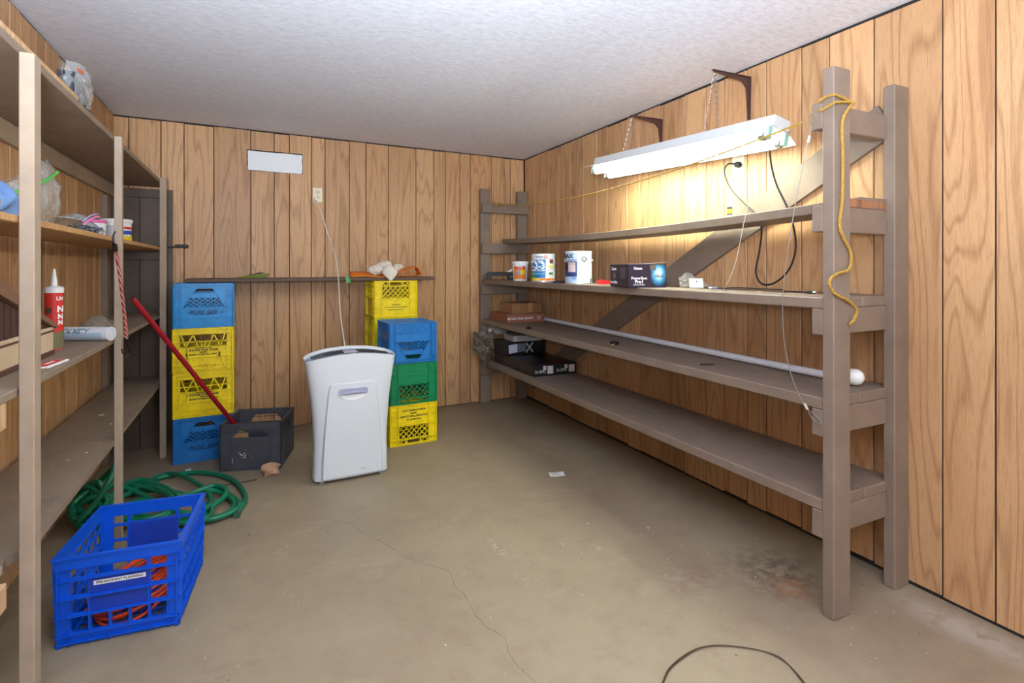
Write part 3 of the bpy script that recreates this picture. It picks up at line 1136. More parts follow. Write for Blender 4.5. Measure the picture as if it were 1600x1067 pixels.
# grey stacking crate with broom handle
GX = Vector((0.317, -0.096)).normalized()
gw, gd, gh = 0.331, 0.342, 0.270
gc = Vector((-0.08, 3.43)) + GX * gw / 2 + Vector((-GX.y, GX.x)) * gd / 2
grey = thing('storage_crate', 'open dark grey plastic crate with cut corner hand holes and white paint flecks', 'crate', (gc.x, gc.y, 0), (0, 0, math.atan2(GX.y, GX.x)))
M_GREY = crate_plastic('dark_grey_plastic', (74, 74, 80), 0.5)
fns = side_fns(gw, gd, gh, False, 0)
body, rim, rib = MB(), MB(), MB()
for k, fn in enumerate(fns):
    W_ = gw if k % 2 == 0 else gd
    hole = (gh * .70, gh * .875, (-W_ * .31, W_ * .31), (-W_ * .18, W_ * .18))
    for poly in bands(-W_ / 2 + .007, W_ / 2 - .007, 0.012, gh - .03, [hole]):
        body.prism(poly, fn, -0.012, -0.006)
    rim.prism([(-W_ / 2, gh - .035), (W_ / 2, gh - .035), (W_ / 2, gh), (-W_ / 2, gh)], fn, -0.013, 0.0)
    for q in (-.5, -.325, .325, .5):
        u = q * W_
        u = max(min(u, W_ / 2 - .004), -W_ / 2 + .004)
        rib.bar((u, 0), (u, gh - .035), .006, fn, -0.0065, -0.001)
    rib.bar((-W_ / 2, gh - .05), (W_ / 2, gh - .05), .003, fn, -0.0065, -0.001)
    rib.bar((-W_ / 2 + .004, .004), (W_ / 2 - .004, .004), .008, fn, -0.0125, -0.0015)
body.box(-gw / 2 + .008, gw / 2 - .008, -gd / 2 + .008, gd / 2 - .008, 0.004, 0.010)
body.build('side_walls', M_GREY, grey)
rim.build('rim', M_GREY, grey)
rib.build('ribs', M_GREY, grey)
rf_ = random.Random(8)
mb = MB()
for i in range(16):
    u, v = rf_.gauss(-.035, .022), rf_.gauss(.085, .013)
    r = rf_.uniform(.001, .0042)
    mb.prism([(u + r * rf_.uniform(.5, 1) * math.cos(a), v + r * rf_.uniform(.5, 1) * math.sin(a)) for a in [i_ * math.pi / 3.5 for i_ in range(7)]], fns[0], -0.0061, -0.0055)
for v in (.045, .05, .06):
    mb.bar((-.1, v), (-.098, v + .012), .0015, fns[0], -.0061, -.0055)
mb.build('paint_flecks', WHITE, grey)['kind'] = 'stuff'

g_in = Vector((gc.x, gc.y, 0)) + Vector((GX.x, GX.y, 0)) * -.085 + Vector((-GX.y, GX.x, 0)) * -.135
t = thing('cardboard_scrap', 'torn tan cardboard piece standing inside the grey crate', 'cardboard', (g_in.x, g_in.y, .0105), (-.04, 0, math.atan2(GX.y, GX.x)))
MB().prism([(-.06, 0), (.075, 0), (.06, .195), (.012, .214), (-.05, .205)], lambda u, v, t_: (u, t_, v), -.002, .002).build('sheet', plain('tan_card', (186, 150, 104), .8, var=.1), t)

A = onz(352, 655, 0.285)
A = Vector((A.x + 0.014, A.y + 0.055, 0.285))
B = LF.wpx(228, 492, lx=0.318)
d = (B - A)
top = B + d * 0.135
bot = A - d * ((A.z - 0.03) / d.z)
hd = thing('broom_handle', 'red wooden broom handle leaning from the grey crate onto the rack', 'handle', bot)
q = (top - bot)
MB().tube([bot * 0, q * .02, q * .5, q * .985, q], [.012, .0125, .0125, .0125, .0095], 14).build('stick', plain('red_lacquer', (158, 18, 34), 0.3, var=.1), hd, True)
MB().tube([q * .0, q * .05], .0128, 12).build('threaded_tip', plain('dark_red_tip', (96, 14, 22), 0.5), hd, True)

# ------------------------------------------------------------------ foreground blue crate with orange cord
bw, bd, bh = 0.335, 0.383, 0.278
fl_, fr_ = onz(85, 1018, 0), onz(280, 978, 0)
BX = (fr_ - fl_).normalized()
BYv = Vector((-BX.y, BX.x, 0))
bc = (fl_ + fr_) / 2 + BYv * bd / 2
blue = thing('file_crate', 'royal blue open grid crate with a white strip label, orange cord inside', 'crate', (bc.x, bc.y, 0), (0, 0, math.atan2(BX.y, BX.x)))
M_RB = NT('royal_blue_plastic')
M_RB.base(lin((8, 84, 206)))
M_RB.set(Roughness=0.34)
M_RB.b.inputs['Subsurface Weight'].default_value = 0.0
M_RB = M_RB.m


def ring_cell(mb, fn, u0, u1, v0, v1, h, rad, t0, t1):
    """plate cell with a rounded window h=(a,b,c,d)"""
    a, b, c, d_ = h
    inner, outer = [], []
    corners = ((b - rad, d_ - rad, 0), (a + rad, d_ - rad, 1), (a + rad, c + rad, 2), (b - rad, c + rad, 3))
    oc = ((u1, v1), (u0, v1), (u0, v0), (u1, v0))
    nseg = 4
    for (x, y, k), (ox, oy) in zip(corners, oc):
        for i in range(nseg + 1):
            an = (k + i / nseg) * math.pi / 2
            px, py = x + rad * math.cos(an), y + rad * math.sin(an)
            inner.append((px, py))
            if i < nseg / 2:
                outer.append((ox, py) if k in (0, 2) else (px, oy))
            elif i > nseg / 2:
                outer.append((px, oy) if k in (0, 2) else (ox, py))
            else:
                outer.append((ox, oy))
    n = len(inner)
    for i in range(n):
        j = (i + 1) % n
        mb.prism([inner[i], outer[i], outer[j], inner[j]], fn, t0, t1)


fns = side_fns(bw, bd, bh, False, 0)
wallm, rimm, ribm, plate = MB(), MB(), MB(), MB()
for k, fn in enumerate(fns):
    W_ = bw if k % 2 == 0 else bd
    taper = lambda u, v, t, fn=fn: fn(u, v, t - 0.010 * (1 - v / bh))
    ncol = 5 if k % 2 == 0 else 6
    e0, e1 = -W_ / 2 + .036, W_ / 2 - .036
    cwid = (e1 - e0) / ncol
    rows = [0.034, 0.094, 0.150, 0.206, bh - .034]
    for r in range(4):
        for c in range(ncol):
            u0, u1 = e0 + c * cwid, e0 + (c + 1) * cwid
            v0, v1 = rows[r], rows[r + 1]
            if k % 2 == 0 and 1 <= c <= 3 and r == 2:
                continue
            if k % 2 == 0 and 1 <= c <= 3 and r == 1:
                continue
            if k % 2 == 0 and 1 <= c <= 3 and r == 3:
                if c == 1:
                    ring_cell(wallm, taper, e0 + cwid, e0 + 4 * cwid, v0, v1, (e0 + cwid + .006, e0 + 4 * cwid - .006, v0 + .004, v1 - .007), .014, -.009, -.004)
                continue
            ring_cell(wallm, taper, u0, u1, v0, v1, (u0 + .0038, u1 - .0038, v0 + .0045, v1 - .0045), .010, -.009, -.004)
    if k % 2 == 0:
        pl = [(e0 + cwid, .094), (e0 + 4 * cwid, .094), (e0 + 4 * cwid, .206), (e0 + cwid, .206)]
        MB().prism(pl, taper, -.0095, -.0035).build('name_plate', plain('blue_plate', (28, 62, 168), 0.4), blue)
    wallm.prism([(-W_ / 2 + .006, .0), (W_ / 2 - .006, .0), (W_ / 2 - .006, .034), (-W_ / 2 + .006, .034)], taper, -.009, -.004)
    for s_ in (-1, 1):
        xa, xb = sorted((s_ * (W_ / 2 - .006), s_ * (W_ / 2 - .036)))
        wallm.prism([(xa, .034), (xb, .034), (xb, bh - .034), (xa, bh - .034)], taper, -.009, -.004)
    rimm.prism([(-W_ / 2, bh - .034), (W_ / 2, bh - .034), (W_ / 2 + .002, bh), (-W_ / 2 - .002, bh)], fn, -.008, .001)
    e_ = .006 if k % 2 == 0 else -.0082
    rimm.prism([(-W_ / 2 - e_, bh - .005), (W_ / 2 + e_, bh - .005), (W_ / 2 + e_, bh + .0015), (-W_ / 2 - e_, bh + .0015)], fn, -.0085, .006)
    for v in (.012, .036, .094, .150, .206, bh - .034):
        ribm.bar((-W_ / 2 + .002, v), (W_ / 2 - .002, v), .0035, taper, -.005, .008 if v < .2 else .005)
    for c in range(ncol + 1):
        u = e0 + c * cwid
        ribm.bar((u, .0), (u, .15 if (k % 2 == 0 and c in (2, 3)) is False else .094), .003, taper, -.005, .005)
    for s_ in (-1, 1):
        ribm.bar((s_ * (W_ / 2 - .01), .0), (s_ * (W_ / 2 - .01), bh - .03), .005, taper, -.005, .007)
g_ = MB()
for i in range(9):
    q = -.5 + i / 8
    g_.box(q * (bw - .06) - .005, q * (bw - .06) + .005, -bd / 2 + .016, bd / 2 - .016, .006, .014)
    g_.box(-bw / 2 + .016, bw / 2 - .016, q * (bd - .06) - .005, q * (bd - .06) + .005, .0065, .0135)
wallm.build('side_walls', M_RB, blue)
rimm.build('rim', M_RB, blue)
ribm.build('ribs', M_RB, blue)
g_.build('bottom_grid', M_RB, blue)

lab = MB()
fn = lambda u, v, t: fns[0](u, v, t - 0.010 * (1 - v / bh))
lab.prism([(-.068, .178), (.070, .178), (.070, .192), (-.068, .192)], fn, -.0036, -.0028)
lb = lab.build('strip_label', WHITE, blue)
text('PRE-INCIDENT PLANNING', .0105, BLACK, lb, (0.001, -bd / 2 + .0028 + .0100 * (1 - .185 / bh) + .000, .185), (1, 0, 0), (0, 0, 1), sx=1.0, bold=.0002)

rcd = random.Random(12)
pts = []
for i in range(12):
    ph = rcd.uniform(-.3, .3)
    ax_, ay_ = rcd.uniform(.10, .132), rcd.uniform(.10, .145)
    z = .026 + i * .009
    for k in range(10):
        a = 2 * math.pi * k / 10 + ph
        tilt = (.030 if i < 5 else .055) * math.cos(a) * rcd.uniform(.7, 1.2)
        pts.append((ax_ * math.cos(a) + rcd.uniform(-.006, .006), -.02 + ay_ * math.sin(a) * (1 - .03 * i) + rcd.uniform(-.006, .006), max(z + tilt + rcd.uniform(-.006, .006), .021)))
M_ORC = plain('orange_cord_vinyl', (226, 74, 30), 0.42)
oc = thing('extension_cord', 'coiled orange extension cord lying in the royal blue crate', 'cord', (bc.x, bc.y, 0), (0, 0, math.atan2(BX.y, BX.x)))
MB().tube(spline(pts, 5), .0048, 7).build('cord', M_ORC, oc, True)
mb = MB()
for i in range(4):
    mb.tube(spline([(-.10 + .01 * i, -.150 + .006 * i, .085 + .007 * i), (-.02, -.152 + .005 * i, .135 + .008 * i), (.07, -.148 + .004 * i, .178 + .009 * i), (.115, -.11, .185 + .008 * i), (.12, .0, .15), (.1, .08, .1 + .004 * i)], 6), .0048, 7)
mb.build('cord_strands', M_ORC, oc, True)
MB().box(-.012, .012, -.01, .01, 0, .032, Matrix.Translation((.11, -.02, .165)) @ Matrix.Rotation(.7, 4, 'Y'), .003).build('plug', M_ORC, oc)

# ------------------------------------------------------------------ green garden hose
M_HOSE = plain('green_hose_vinyl', (14, 116, 84), 0.32, var=.12, nscale=12)
rh = random.Random(21)
P = []


def hz(x, y, z):
    p = onz(x, y, z)
    P.append(p)


loop = [(372, 800, .016), (383, 775, .016), (360, 748, .016), (310, 738, .016), (250, 746, .02), (200, 764, .03), (150, 790, .04)]
for q in loop:
    hz(*q)
for (x, y, z) in [(118, 812, .06), (112, 790, .10), (140, 765, .14), (168, 740, .20), (178, 728, .25), (172, 748, .22), (150, 785, .13), (124, 815, .05)]:
    hz(x, y, z)
loops = [
    [(190, 768, .02), (250, 764, .025), (300, 775, .02), (330, 795, .02), (300, 815, .02), (230, 812, .03), (170, 800, .05), (140, 770, .12), (150, 752, .17), (165, 775, .1)],
    [(200, 800, .02), (270, 810, .016), (340, 808, .016), (372, 788, .016), (352, 768, .02), (320, 764, .035), (285, 772, .03), (230, 760, .04), (180, 758, .06), (135, 770, .1), (128, 800, .05)],
    [(175, 815, .03), (250, 820, .02), (320, 796, .03), (352, 772, .045), (330, 760, .045), (300, 770, .04), (250, 790, .04), (205, 770, .05), (170, 762, .09), (152, 790, .08), (180, 812, .04)],
    [(230, 815, .045), (275, 795, .05), (262, 770, .05), (215, 754, .05), (180, 768, .08), (160, 800, .07), (130, 822, .03), (115, 800, .05), (145, 775, .11), (185, 780, .06)],
    [(255, 742, .016), (292, 742, .03), (325, 765, .03), (338, 790, .04), (300, 800, .05), (240, 780, .06), (190, 790, .06), (150, 760, .15), (125, 780, .09), (120, 812, .03), (160, 822, .03), (210, 808, .04)],
]
for lp in loops + [loops[1], loops[3], loops[0]]:
    jx, jy = rh.uniform(-8, 8), rh.uniform(-4, 4)
    for x, y, z in lp:
        hz(x + jx + rh.uniform(-3, 3), y + jy + rh.uniform(-2, 2), z + rh.uniform(0, .012))
hose = thing('garden_hose', 'green garden hose coiled in a tangle beside the blue crate', 'hose', (P[0].x, P[0].y, 0))
o0 = Vector((P[0].x, P[0].y, 0))
lim = [max(-0.69, 0) for _ in P]
PP = []
for p in P:
    x = max(p.x, -0.655)
    q = Vector((x, p.y, p.z)) - o0
    PP.append(q)
# push strands out of the rack uprights
pc = Vector((LF.w(0.309, 2.659).x, LF.w(0.309, 2.659).y, 0)) - o0
pcr = Vector((LF.w(0.015, 2.755).x, LF.w(0.015, 2.755).y, 0)) - o0
path = spline(PP, 7)
fixed = []
for p in path:
    q = p.copy()
    dv = Vector((q.x - pc.x, q.y - pc.y, 0))
    if dv.length < .042:
        dv = dv.normalized() * .042
        q.x, q.y = pc.x + dv.x, pc.y + dv.y
    q.z = max(q.z, .0135)
    fixed.append(q)
MB().tube(fixed, .0125, 10).build('hose_tube', M_HOSE, hose, True)
e_dir = (fixed[0] - fixed[1]).normalized()
MB().tube([fixed[0] - e_dir * .002, fixed[0] + e_dir * .03], .0165, 12, cap=False).tube([fixed[0] + e_dir * .030, fixed[0] + e_dir * .004], .0145, 12).build('coupling', plain('dull_brass_green', (60, 110, 84), 0.4, 0.3), hose, True)

# crumpled paper, note, twig and the loose wire on the floor
rp = random.Random(7)


def crumple(name, rx, ry, rz_, mat, seed, n=7, amp=.35):
    """faceted wad: jittered low sphere with folds"""
    r_ = random.Random(seed)
    mb = MB()
    jt = {}

    def f(u, v):
        i, j = round(u * n * 2) % (n * 2), round(v * n)
        if j in (0, n):
            i = 0
        if (i, j) not in jt:
            jt[i, j] = (r_.uniform(.62, 1.22), r_.uniform(-.16, .16), r_.uniform(-.16, .16))
        k, da, db = jt[i, j]
        a, b = i / (n * 2) * 2 * math.pi + da, (j / n - .5) * math.pi + db * (0 < j < n)
        return Vector((math.cos(a) * math.cos(b) * rx * k, math.sin(a) * math.cos(b) * ry * k, max(math.sin(b) * rz_ * k + rz_ * .8, 0)))
    mb.grid(f, n * 2, n)
    return mb.mesh(name, mat)


p = onz(423, 741, 0)
tag(link('crumpled_paper', crumple('crumpled_paper', .05, .045, .038, plain('kraft_tissue', (196, 156, 122), .8), 3), None, (p.x, p.y, 0), (0, 0, .4)),
    'wad of crumpled tan paper on the floor in front of the grey crate', 'paper')
p = onz(870, 742, 0)
note = thing('paper_note', 'small white printed note lying on the bare floor', 'paper', (p.x, p.y, 0.001), (0, 0, -.35))
MB().grid(lambda u, v: ((u - .5) * .085, (v - .5) * .055, .001 + .006 * abs(u - .45) * (1 if u > .45 else .6) + .002 * v), 8, 3).build('sheet', plain('note_paper', (232, 230, 224), .7), note)
mb = MB()
for i in range(5):
    mb.box(-.033, .012 + .015 * rp.random(), .016 - i * .007, .0172 - i * .007, .0052, .0056)
mb.build('print_lines', plain('grey_print', (120, 120, 122), .7), note)
pts = [onz(x, y, .004) for x, y in ((1035, 1067), (1046, 1043), (1075, 1020), (1100, 1010), (1130, 1008), (1180, 1014), (1215, 1026), (1240, 1046), (1262, 1075), (1270, 1100), (1250, 1140))]
pts2 = [p + Vector((rp.uniform(-.004, .004), rp.uniform(-.004, .004), 0)) for p in pts]
o_ = pts[4].copy()
o_.z = 0
lw = thing('loose_wire', 'thin brown twin wire curving across the open floor', 'wire', o_)
for q in (pts, pts2):
    MB().tube([p - o_ for p in spline(q, 8)], .0016, 6).build('strand', plain('brown_wire', (74, 56, 42), .5), lw, True)
p0, p1 = onz(340, 760, .006), onz(402, 749, .006)
st = (p0 + p1) / 2
st.z = 0
tag(MB().tube([p0 - st, p1 - st], .0022, 6).build('twig', plain('dark_twig', (58, 46, 38), .7), loc=st), 'thin dark stick lying by the hose near the grey crate', 'stick')
mb = MB()
p = onz(294, 735, 0)
tag(MB().box(-.014, .014, -.006, .006, 0, .006, None, .001).build('white_chip', WHITE, loc=(p.x, p.y, 0), rot=(0, 0, .4)), 'small white plastic chip on the floor behind the hose', 'scrap')
# grit and chips nobody could count
mb = MB()
rg = random.Random(31)
for i in range(420):
    x, y = rg.uniform(-.10, 1.75), rg.uniform(1.0, 3.30)
    if rg.random() < .3:
        x, y = rg.uniform(1.3, 2.2), rg.uniform(.8, 2.4)
    r = rg.uniform(.0008, .0028) * (1 if rg.random() < .93 else 2.2)
    a = rg.uniform(0, 3.1)
    e_ = rg.uniform(.3, 1)
    ca, sa = math.cos(a), math.sin(a)
    q = [(x + ca * r, y + sa * r), (x - sa * r * e_, y + ca * r * e_), (x - ca * r, y - sa * r), (x + sa * r * e_, y - ca * r * e_)]
    mb.add([(u, v, .0003) for u, v in q] + [(x, y, .0003 + r * .7)], [(0, 1, 4), (1, 2, 4), (2, 3, 4), (3, 0, 4), (3, 2, 1, 0)])
t = NT('grit')
n_ = t.noise(t.coord('Object'), 40, 1)
t.base(t.ramp(n_, [(0.0, lin((70, 58, 48))), (0.46, lin((80, 66, 54))), (0.5, lin((210, 204, 194))), (1.0, lin((226, 220, 210)))]))
g_ = tag(mb.build('floor_grit', t.m), 'scattered pale chips and dark grit on the painted floor', 'grit')
g_['kind'] = 'stuff'

# ------------------------------------------------------------------ air purifier
pw0, pw1, ph_ = .200, .243, .672
pur = thing('air_purifier', 'white upright air purifier with curved flared top and lavender grip', 'air purifier', (0.575, 3.055, 0), (0, 0, 0))
M_PW = plain('white_abs', (212, 216, 220), 0.35)
M_LAV = plain('lavender_plastic', (160, 162, 188), 0.35)
M_SLAT = plain('grille_dark', (58, 58, 74), 0.5)


def halfw(q):
    return .196 + .052 * max(0, q - .25) ** 1.7 / .75 ** 1.7 + .006 * (1 - q) ** 2


def sec(q, n=40):
    """closed outline of the body at height fraction q: slightly bowed front, rounded back"""
    wv = halfw(q)
    dv = .078 + .012 * q
    out = []
    for i in range(n):
        a = 2 * math.pi * i / n
        ca, sa = math.cos(a), math.sin(a)
        ex = .42 if sa < 0 else .75
        out.append((wv * math.copysign(abs(ca) ** .45, ca), dv * math.copysign(abs(sa) ** ex, sa)))
    return out


mb = MB()
NS, NQ = 40, 18
vs, fs = [], []
for j in range(NQ + 1):
    q = j / NQ
    for x, y in sec(q):
        zt = ph_ + .035 * (1 - (x / .248) ** 2) + .010 * (y / .09)
        vs.append((x, y, .014 + (zt - .014) * q))
for j in range(NQ):
    for i in range(NS):
        i2 = (i + 1) % NS
        fs.append((j * NS + i, j * NS + i2, (j + 1) * NS + i2, (j + 1) * NS + i))
fs.append(tuple(range(NS))[::-1])
# top rim then dished outlet
k0 = len(vs)
for sc_, dz in ((.955, -.002), (.935, -.016)):
    for x, y in sec(1.0):
        x2, y2 = x * (1 - (1 - sc_) * .5), y * sc_ * .88
        zt = ph_ + .035 * (1 - (x / .248) ** 2) + .010 * (y / .09)
        vs.append((x2, y2, zt + dz))
for ring in range(2):
    a0 = NQ * NS if ring == 0 else k0
    b0 = k0 + ring * NS
    for i in range(NS):
        i2 = (i + 1) % NS
        fs.append((a0 + i, a0 + i2, b0 + i2, b0 + i))
mb.add(vs, fs)
mb.build('housing', M_PW, pur, True)
# outlet tray and slats
mb = MB()
tr = [(x * .96, y * .80) for x, y in sec(1.0)]
vs = []
for x, y in tr:
    vs.append((x, y, ph_ + .035 * (1 - (x / .248) ** 2) + .010 * (y / .09) - .016))
mb.grid(lambda u, v: ((u - .5) * .46, (v - .5) * .115 * (1 - .55 * abs(2 * u - 1) ** 4), ph_ - .012 + .035 * (1 - ((u - .5) * .46 / .248) ** 2)), 20, 3)
mb.build('outlet_tray', M_LAV, pur)
for s_ in (-1, 1):
    for i in range(16):
        x = s_ * (.044 + i * .0108)
        z = ph_ - .008 + .035 * (1 - (x / .248) ** 2)
        hw = .05 * (1 - .6 * (abs(x) / .23) ** 4)
        if i == 0 and s_ == -1:
            slat_me = MB().box(-.0020, .0020, -1, 1, -.003, .003).mesh('grille_slat', M_SLAT)
        o = link('grille_slat', slat_me, pur, (x, 0, z))
        o.scale = (1, hw, 1)
MB().grid(lambda u, v: ((u - .5) * .075, (v - .5) * .10, ph_ + .030 - .004 * (2 * u - 1) ** 2 - .010 * (2 * v - 1) ** 2), 8, 6).build('control_panel', plain('lavender_panel', (180, 182, 206), .3), pur, True)
# raised front door
mb = MB()


def door_outline(k=0.0):
    pts = []
    wt, wb_, zb_, zt_ = .135 - k, .168 - k, .018 + k, .545 - k
    r1 = .035
    ctrl = []
    for i in range(7):
        a = math.pi / 2 * i / 6
        ctrl.append((wt - r1 + r1 * math.sin(a) * 1.0, zt_ - r1 + r1 * math.cos(a)))
    for i in range(1, 13):
        q = i / 12
        ctrl.append((wt + (wb_ - wt) * (1 - (1 - q) ** 1.6), zt_ - r1 - (zt_ - r1 - zb_) * q))
    right = ctrl
    left = [(-x, z) for x, z in reversed(right)]
    return right + left


def front_y(x, z):
    q = min(max((z - .014) / ph_, 0), 1)
    wv, dv = halfw(q), .078 + .012 * q
    ca = min(abs(x) / wv, 1) ** (1 / .45)
    sa = math.sqrt(max(0, 1 - ca * ca))
    return -dv * sa ** .42


o1, o2 = door_outline(0), door_outline(.010)
n = len(o1)
vs = [(x, front_y(x, z) + .006, z) for x, z in o1] + [(x, -.094, z) for x, z in o2]
fs = [(i, (i + 1) % n, n + (i + 1) % n, n + i) for i in range(n)] + [tuple(range(n, 2 * n))]
door = mb.add(vs, fs).build('front_door', M_PW, pur, True)
# grip: white scooped cup under a lavender bar
mb = MB()
cup = [(.066 * math.cos(a), -.034 * abs(math.sin(a))) for a in [math.pi * i / 16 for i in range(17)]]
vs = [(x, -.0955, .478 + z) for x, z in cup] + [(x * .86, -.0948, .478 + z * .72) for x, z in cup]
fs = [(i, i + 1, 17 + i + 1, 17 + i) for i in range(16)]
mb.add(vs, fs)
mb.add([(x * .86, -.0948, .478 + z * .72) for x, z in cup], [tuple(range(17))])
mb.tube([(x, -.0945, .478 + z) for x, z in cup], .0025, 6)
mb.build('grip_cup', plain('white_grip', (240, 241, 243), .3), door)
mb = MB()
prof = [(-.077, .0), (.077, .0), (.077, .022), (.070, .031), (-.070, .031), (-.077, .022)]
mb.prism(prof, lambda u, v, t: (u, -t, .476 + v), .0935, .103)
mb.grid(lambda u, v: ((u - .5) * .13, -.103 - .012 * math.sin(v * math.pi) * math.sin(u * math.pi), .477 + v * .016 * (1 - .5 * (2 * u - 1) ** 2)), 12, 5)
mb.build('grip_bar', M_LAV, door)
for x in (-.16, .16):
    for y in (-.05, .05):
        MB().lathe([(.014, 0), (.016, .016)], 12, Matrix.Translation((x, y, 0))).build('foot', plain('grey_foot', (150, 150, 150), .5), pur, True)
p_mark = MB().box(.045, .062, -.0946, -.0938, .055, .058).build('maker_mark', plain('grey_mark', (110, 112, 120), .5), pur)

# white mains cord from the wall outlet to the purifier
pts = [ony(494, 313, YB - .035), ony(503, 335, YB - .03), ony(513, 368, YB - .06), ony(524, 400, YB - .32), ony(529, 440, 3.72), ony(531, 480, 3.55), ony(535, 515, 3.35), ony(540, 545, 3.18), Vector((0.60, 3.15, .60)), Vector((0.60, 3.152, .50))]
o_ = pts[0].copy()
wc = thing('power_cord', 'white power cord running from the wall outlet down to the air purifier', 'cord', o_)
M_WC = plain('white_cord_vinyl', (222, 218, 210), .4)
MB().tube([p - o_ for p in spline(pts, 8)], .0032, 7).build('cord', M_WC, wc, True)
MB().box(-.012, .012, -.012, .026, -.004, .022, None, .004).build('plug', M_WC, wc)

# ------------------------------------------------------------------ brown board resting on the crate stacks and what lies on it
ZB = 4 * (CH + .001)
bl, brr = Vector((-0.278, 3.93)), Vector((1.365, 3.93))
board = tag(MB().box(-.8215, .8215, -.085, .205, 0, .024, None, .003).build('board', M_BOARD, loc=((bl.x + brr.x) / 2, 3.95, ZB + .0005)),
            'long dark brown board bridging the two tall crate stacks', 'board')
ZT = ZB + .025


def cloth(fn, nu, nv, th=.003):
    mb = MB()
    top = [Vector(fn(i / nu, j / nv)) for j in range(nv + 1) for i in range(nu + 1)]
    mb.v = top
    mb.f = [(j * (nu + 1) + i, j * (nu + 1) + i + 1, (j + 1) * (nu + 1) + i + 1, (j + 1) * (nu + 1) + i) for j in range(nv) for i in range(nu)]
    return mb


def solidify(o, th, sub=0):
    m = o.modifiers.new('thickness', 'SOLIDIFY')
    m.thickness = th
    m.offset = 0
    if sub:
        s_ = o.modifiers.new('smooth', 'SUBSURF')
        s_.levels = s_.render_levels = sub
    return o


M_ORG = plain('orange_fabric', (234, 128, 36), .75, var=.12, nscale=18)
pl = ony(549, 432, 3.90)
pr = ony(656, 431, 3.90)
oz = thing('orange_cloth', 'folded bright orange cloth lying on the brown board under a pale rag', 'cloth', ((pl.x + pr.x) / 2, 3.93, ZT))
hw = (pr.x - pl.x) / 2
# flat tongue on one side, an open fold on the other
t1 = cloth(lambda u, v: (-hw + 1.15 * hw * u, -.062 + .12 * v, .004 + .034 * v * (1 - .25 * u) + .004 * math.sin(6 * u)), 12, 6).build('folded_flap', M_ORG, oz, True)
solidify(t1, .004)
prof = [(-.1, .004), (.35, .006), (.8, .005), (1.0, .018), (.985, .040), (.90, .072), (.70, .060), (.45, .046), (.1, .040)]
t2 = cloth(lambda u, v: (lambda p: (hw * p.x, -.055 + .11 * v + .01 * math.sin(p.x * 9), p.y + .010 * v * (p.y > .03) + .003 * math.sin(9 * v + 4 * u)))(spline([Vector((a, b, 0)) for a, b in prof], 4)[min(int(u * 32), 32)]), 32, 6).build('open_fold', M_ORG, oz, True)
solidify(t2, .004)
t3 = cloth(lambda u, v: (hw * (.15 + .78 * u), -.058 + .1 * v, .012 + .030 * math.sin(u * 1.5 + .1) * (1 - .35 * u) + .004 * math.sin(8 * u)), 12, 5).build('inner_fold', plain('deep_orange_fabric', (218, 96, 26), .75), oz, True)
solidify(t3, .004)

M_RAG = plain('off_white_cotton', (222, 212, 198), .85, var=.14, nscale=30)
pc_ = ony(607, 420, 3.88)
rag = thing('cotton_rag', 'off white cotton rag bunched over the orange cloth, one point hanging over the board edge', 'rag', (pc_.x, 3.885, ZT + .03))


def lump(cx_, cy_, cz_, rx, ry, rz_, seed, name):
    r_ = random.Random(seed)
    w_ = [(r_.uniform(3, 8), r_.uniform(0, 6), r_.uniform(2, 6)) for _ in range(4)]

    def f(u, v):
        a, b = u * 2 * math.pi, (v - .5) * math.pi
        k = 1 + sum(.085 * math.sin(m_ * a + p_ + n_ * b) for m_, p_, n_ in [(round(x), y, z) for x, y, z in w_])
        return (cx_ + rx * k * math.cos(a) * math.cos(b), cy_ + ry * k * math.sin(a) * math.cos(b), cz_ + rz_ * k * math.sin(b))
    mb = MB()
    mb.grid(f, 26, 14)
    mb.build(name, M_RAG, rag, True)


lump(-.085, .02, .022, .062, .04, .032, 1, 'left_bunch')
lump(-.03, .03, .055, .05, .035, .026, 4, 'rear_bunch')
lump(.075, .02, .042, .040, .03, .022, 2, 'knotted_end')
lump(.0, .02, .05, .035, .03, .036, 6, 'crown_bunch')
fl2 = cloth(lambda u, v: ((u - .5) * (.11 * (1 - abs(2 * v - .95) ** 1.5 * .95)) - .004 + .01 * v, -.020 - .028 * min(v * 2, 1) + .007 * math.sin(u * 9 + v * 4), .066 - .128 * v + .006 * math.sin(u * 7)), 12, 16).build('hanging_flap', M_RAG, rag, True)
solidify(fl2, .003)

M_OLV = plain('olive_cloth', (110, 124, 48), .7, var=.2, nscale=40)
p = ony(398, 433, 3.92)
gp = thing('green_packet', 'small olive green folded packet lying alone on the brown board', 'packet', (p.x, 3.92, ZT))
mb = MB()
mb.add([(-.125, 0, .003), (.05, -.035, .001), (.07, -.03, .008), (.055, .05, .002), (-.04, -.005, .020), (.045, -.02, .026), (.095, .0, .034), (.06, .04, .022), (.0, .03, .02)],
       [(0, 1, 5, 4), (1, 2, 6, 5), (0, 4, 8), (4, 5, 7, 8), (5, 6, 7), (2, 3, 7, 6), (0, 8, 7, 3), (0, 3, 2, 1)])
mb.build('outer_wrap', M_OLV, gp)
mb = MB()
mb.add([(-.05, -.01, .0215), (.03, -.025, .028), (.06, -.005, .036), (.0, .02, .030), (.03, 0, .038)], [(0, 1, 4), (1, 2, 4), (2, 3, 4), (3, 0, 4), (3, 2, 1, 0)])
mb.build('dark_lining', plain('dark_lining', (60, 52, 48), .7), gp)
p = ony(542, 434, 3.863)
gt = tag(MB().grid(lambda u, v: ((u - .5) * .030 + .012 * v, -.0015 - .004 * math.sin(2 * v), -.045 * v + .004), 3, 6).build('green_tape', plain('green_tape', (62, 150, 72), .5), loc=(p.x, 3.862, p.z + .004), rot=(0, 0, 0)), 'short strip of green tape hanging off the edge of the brown board', 'tape')
solidify(gt, .0012)

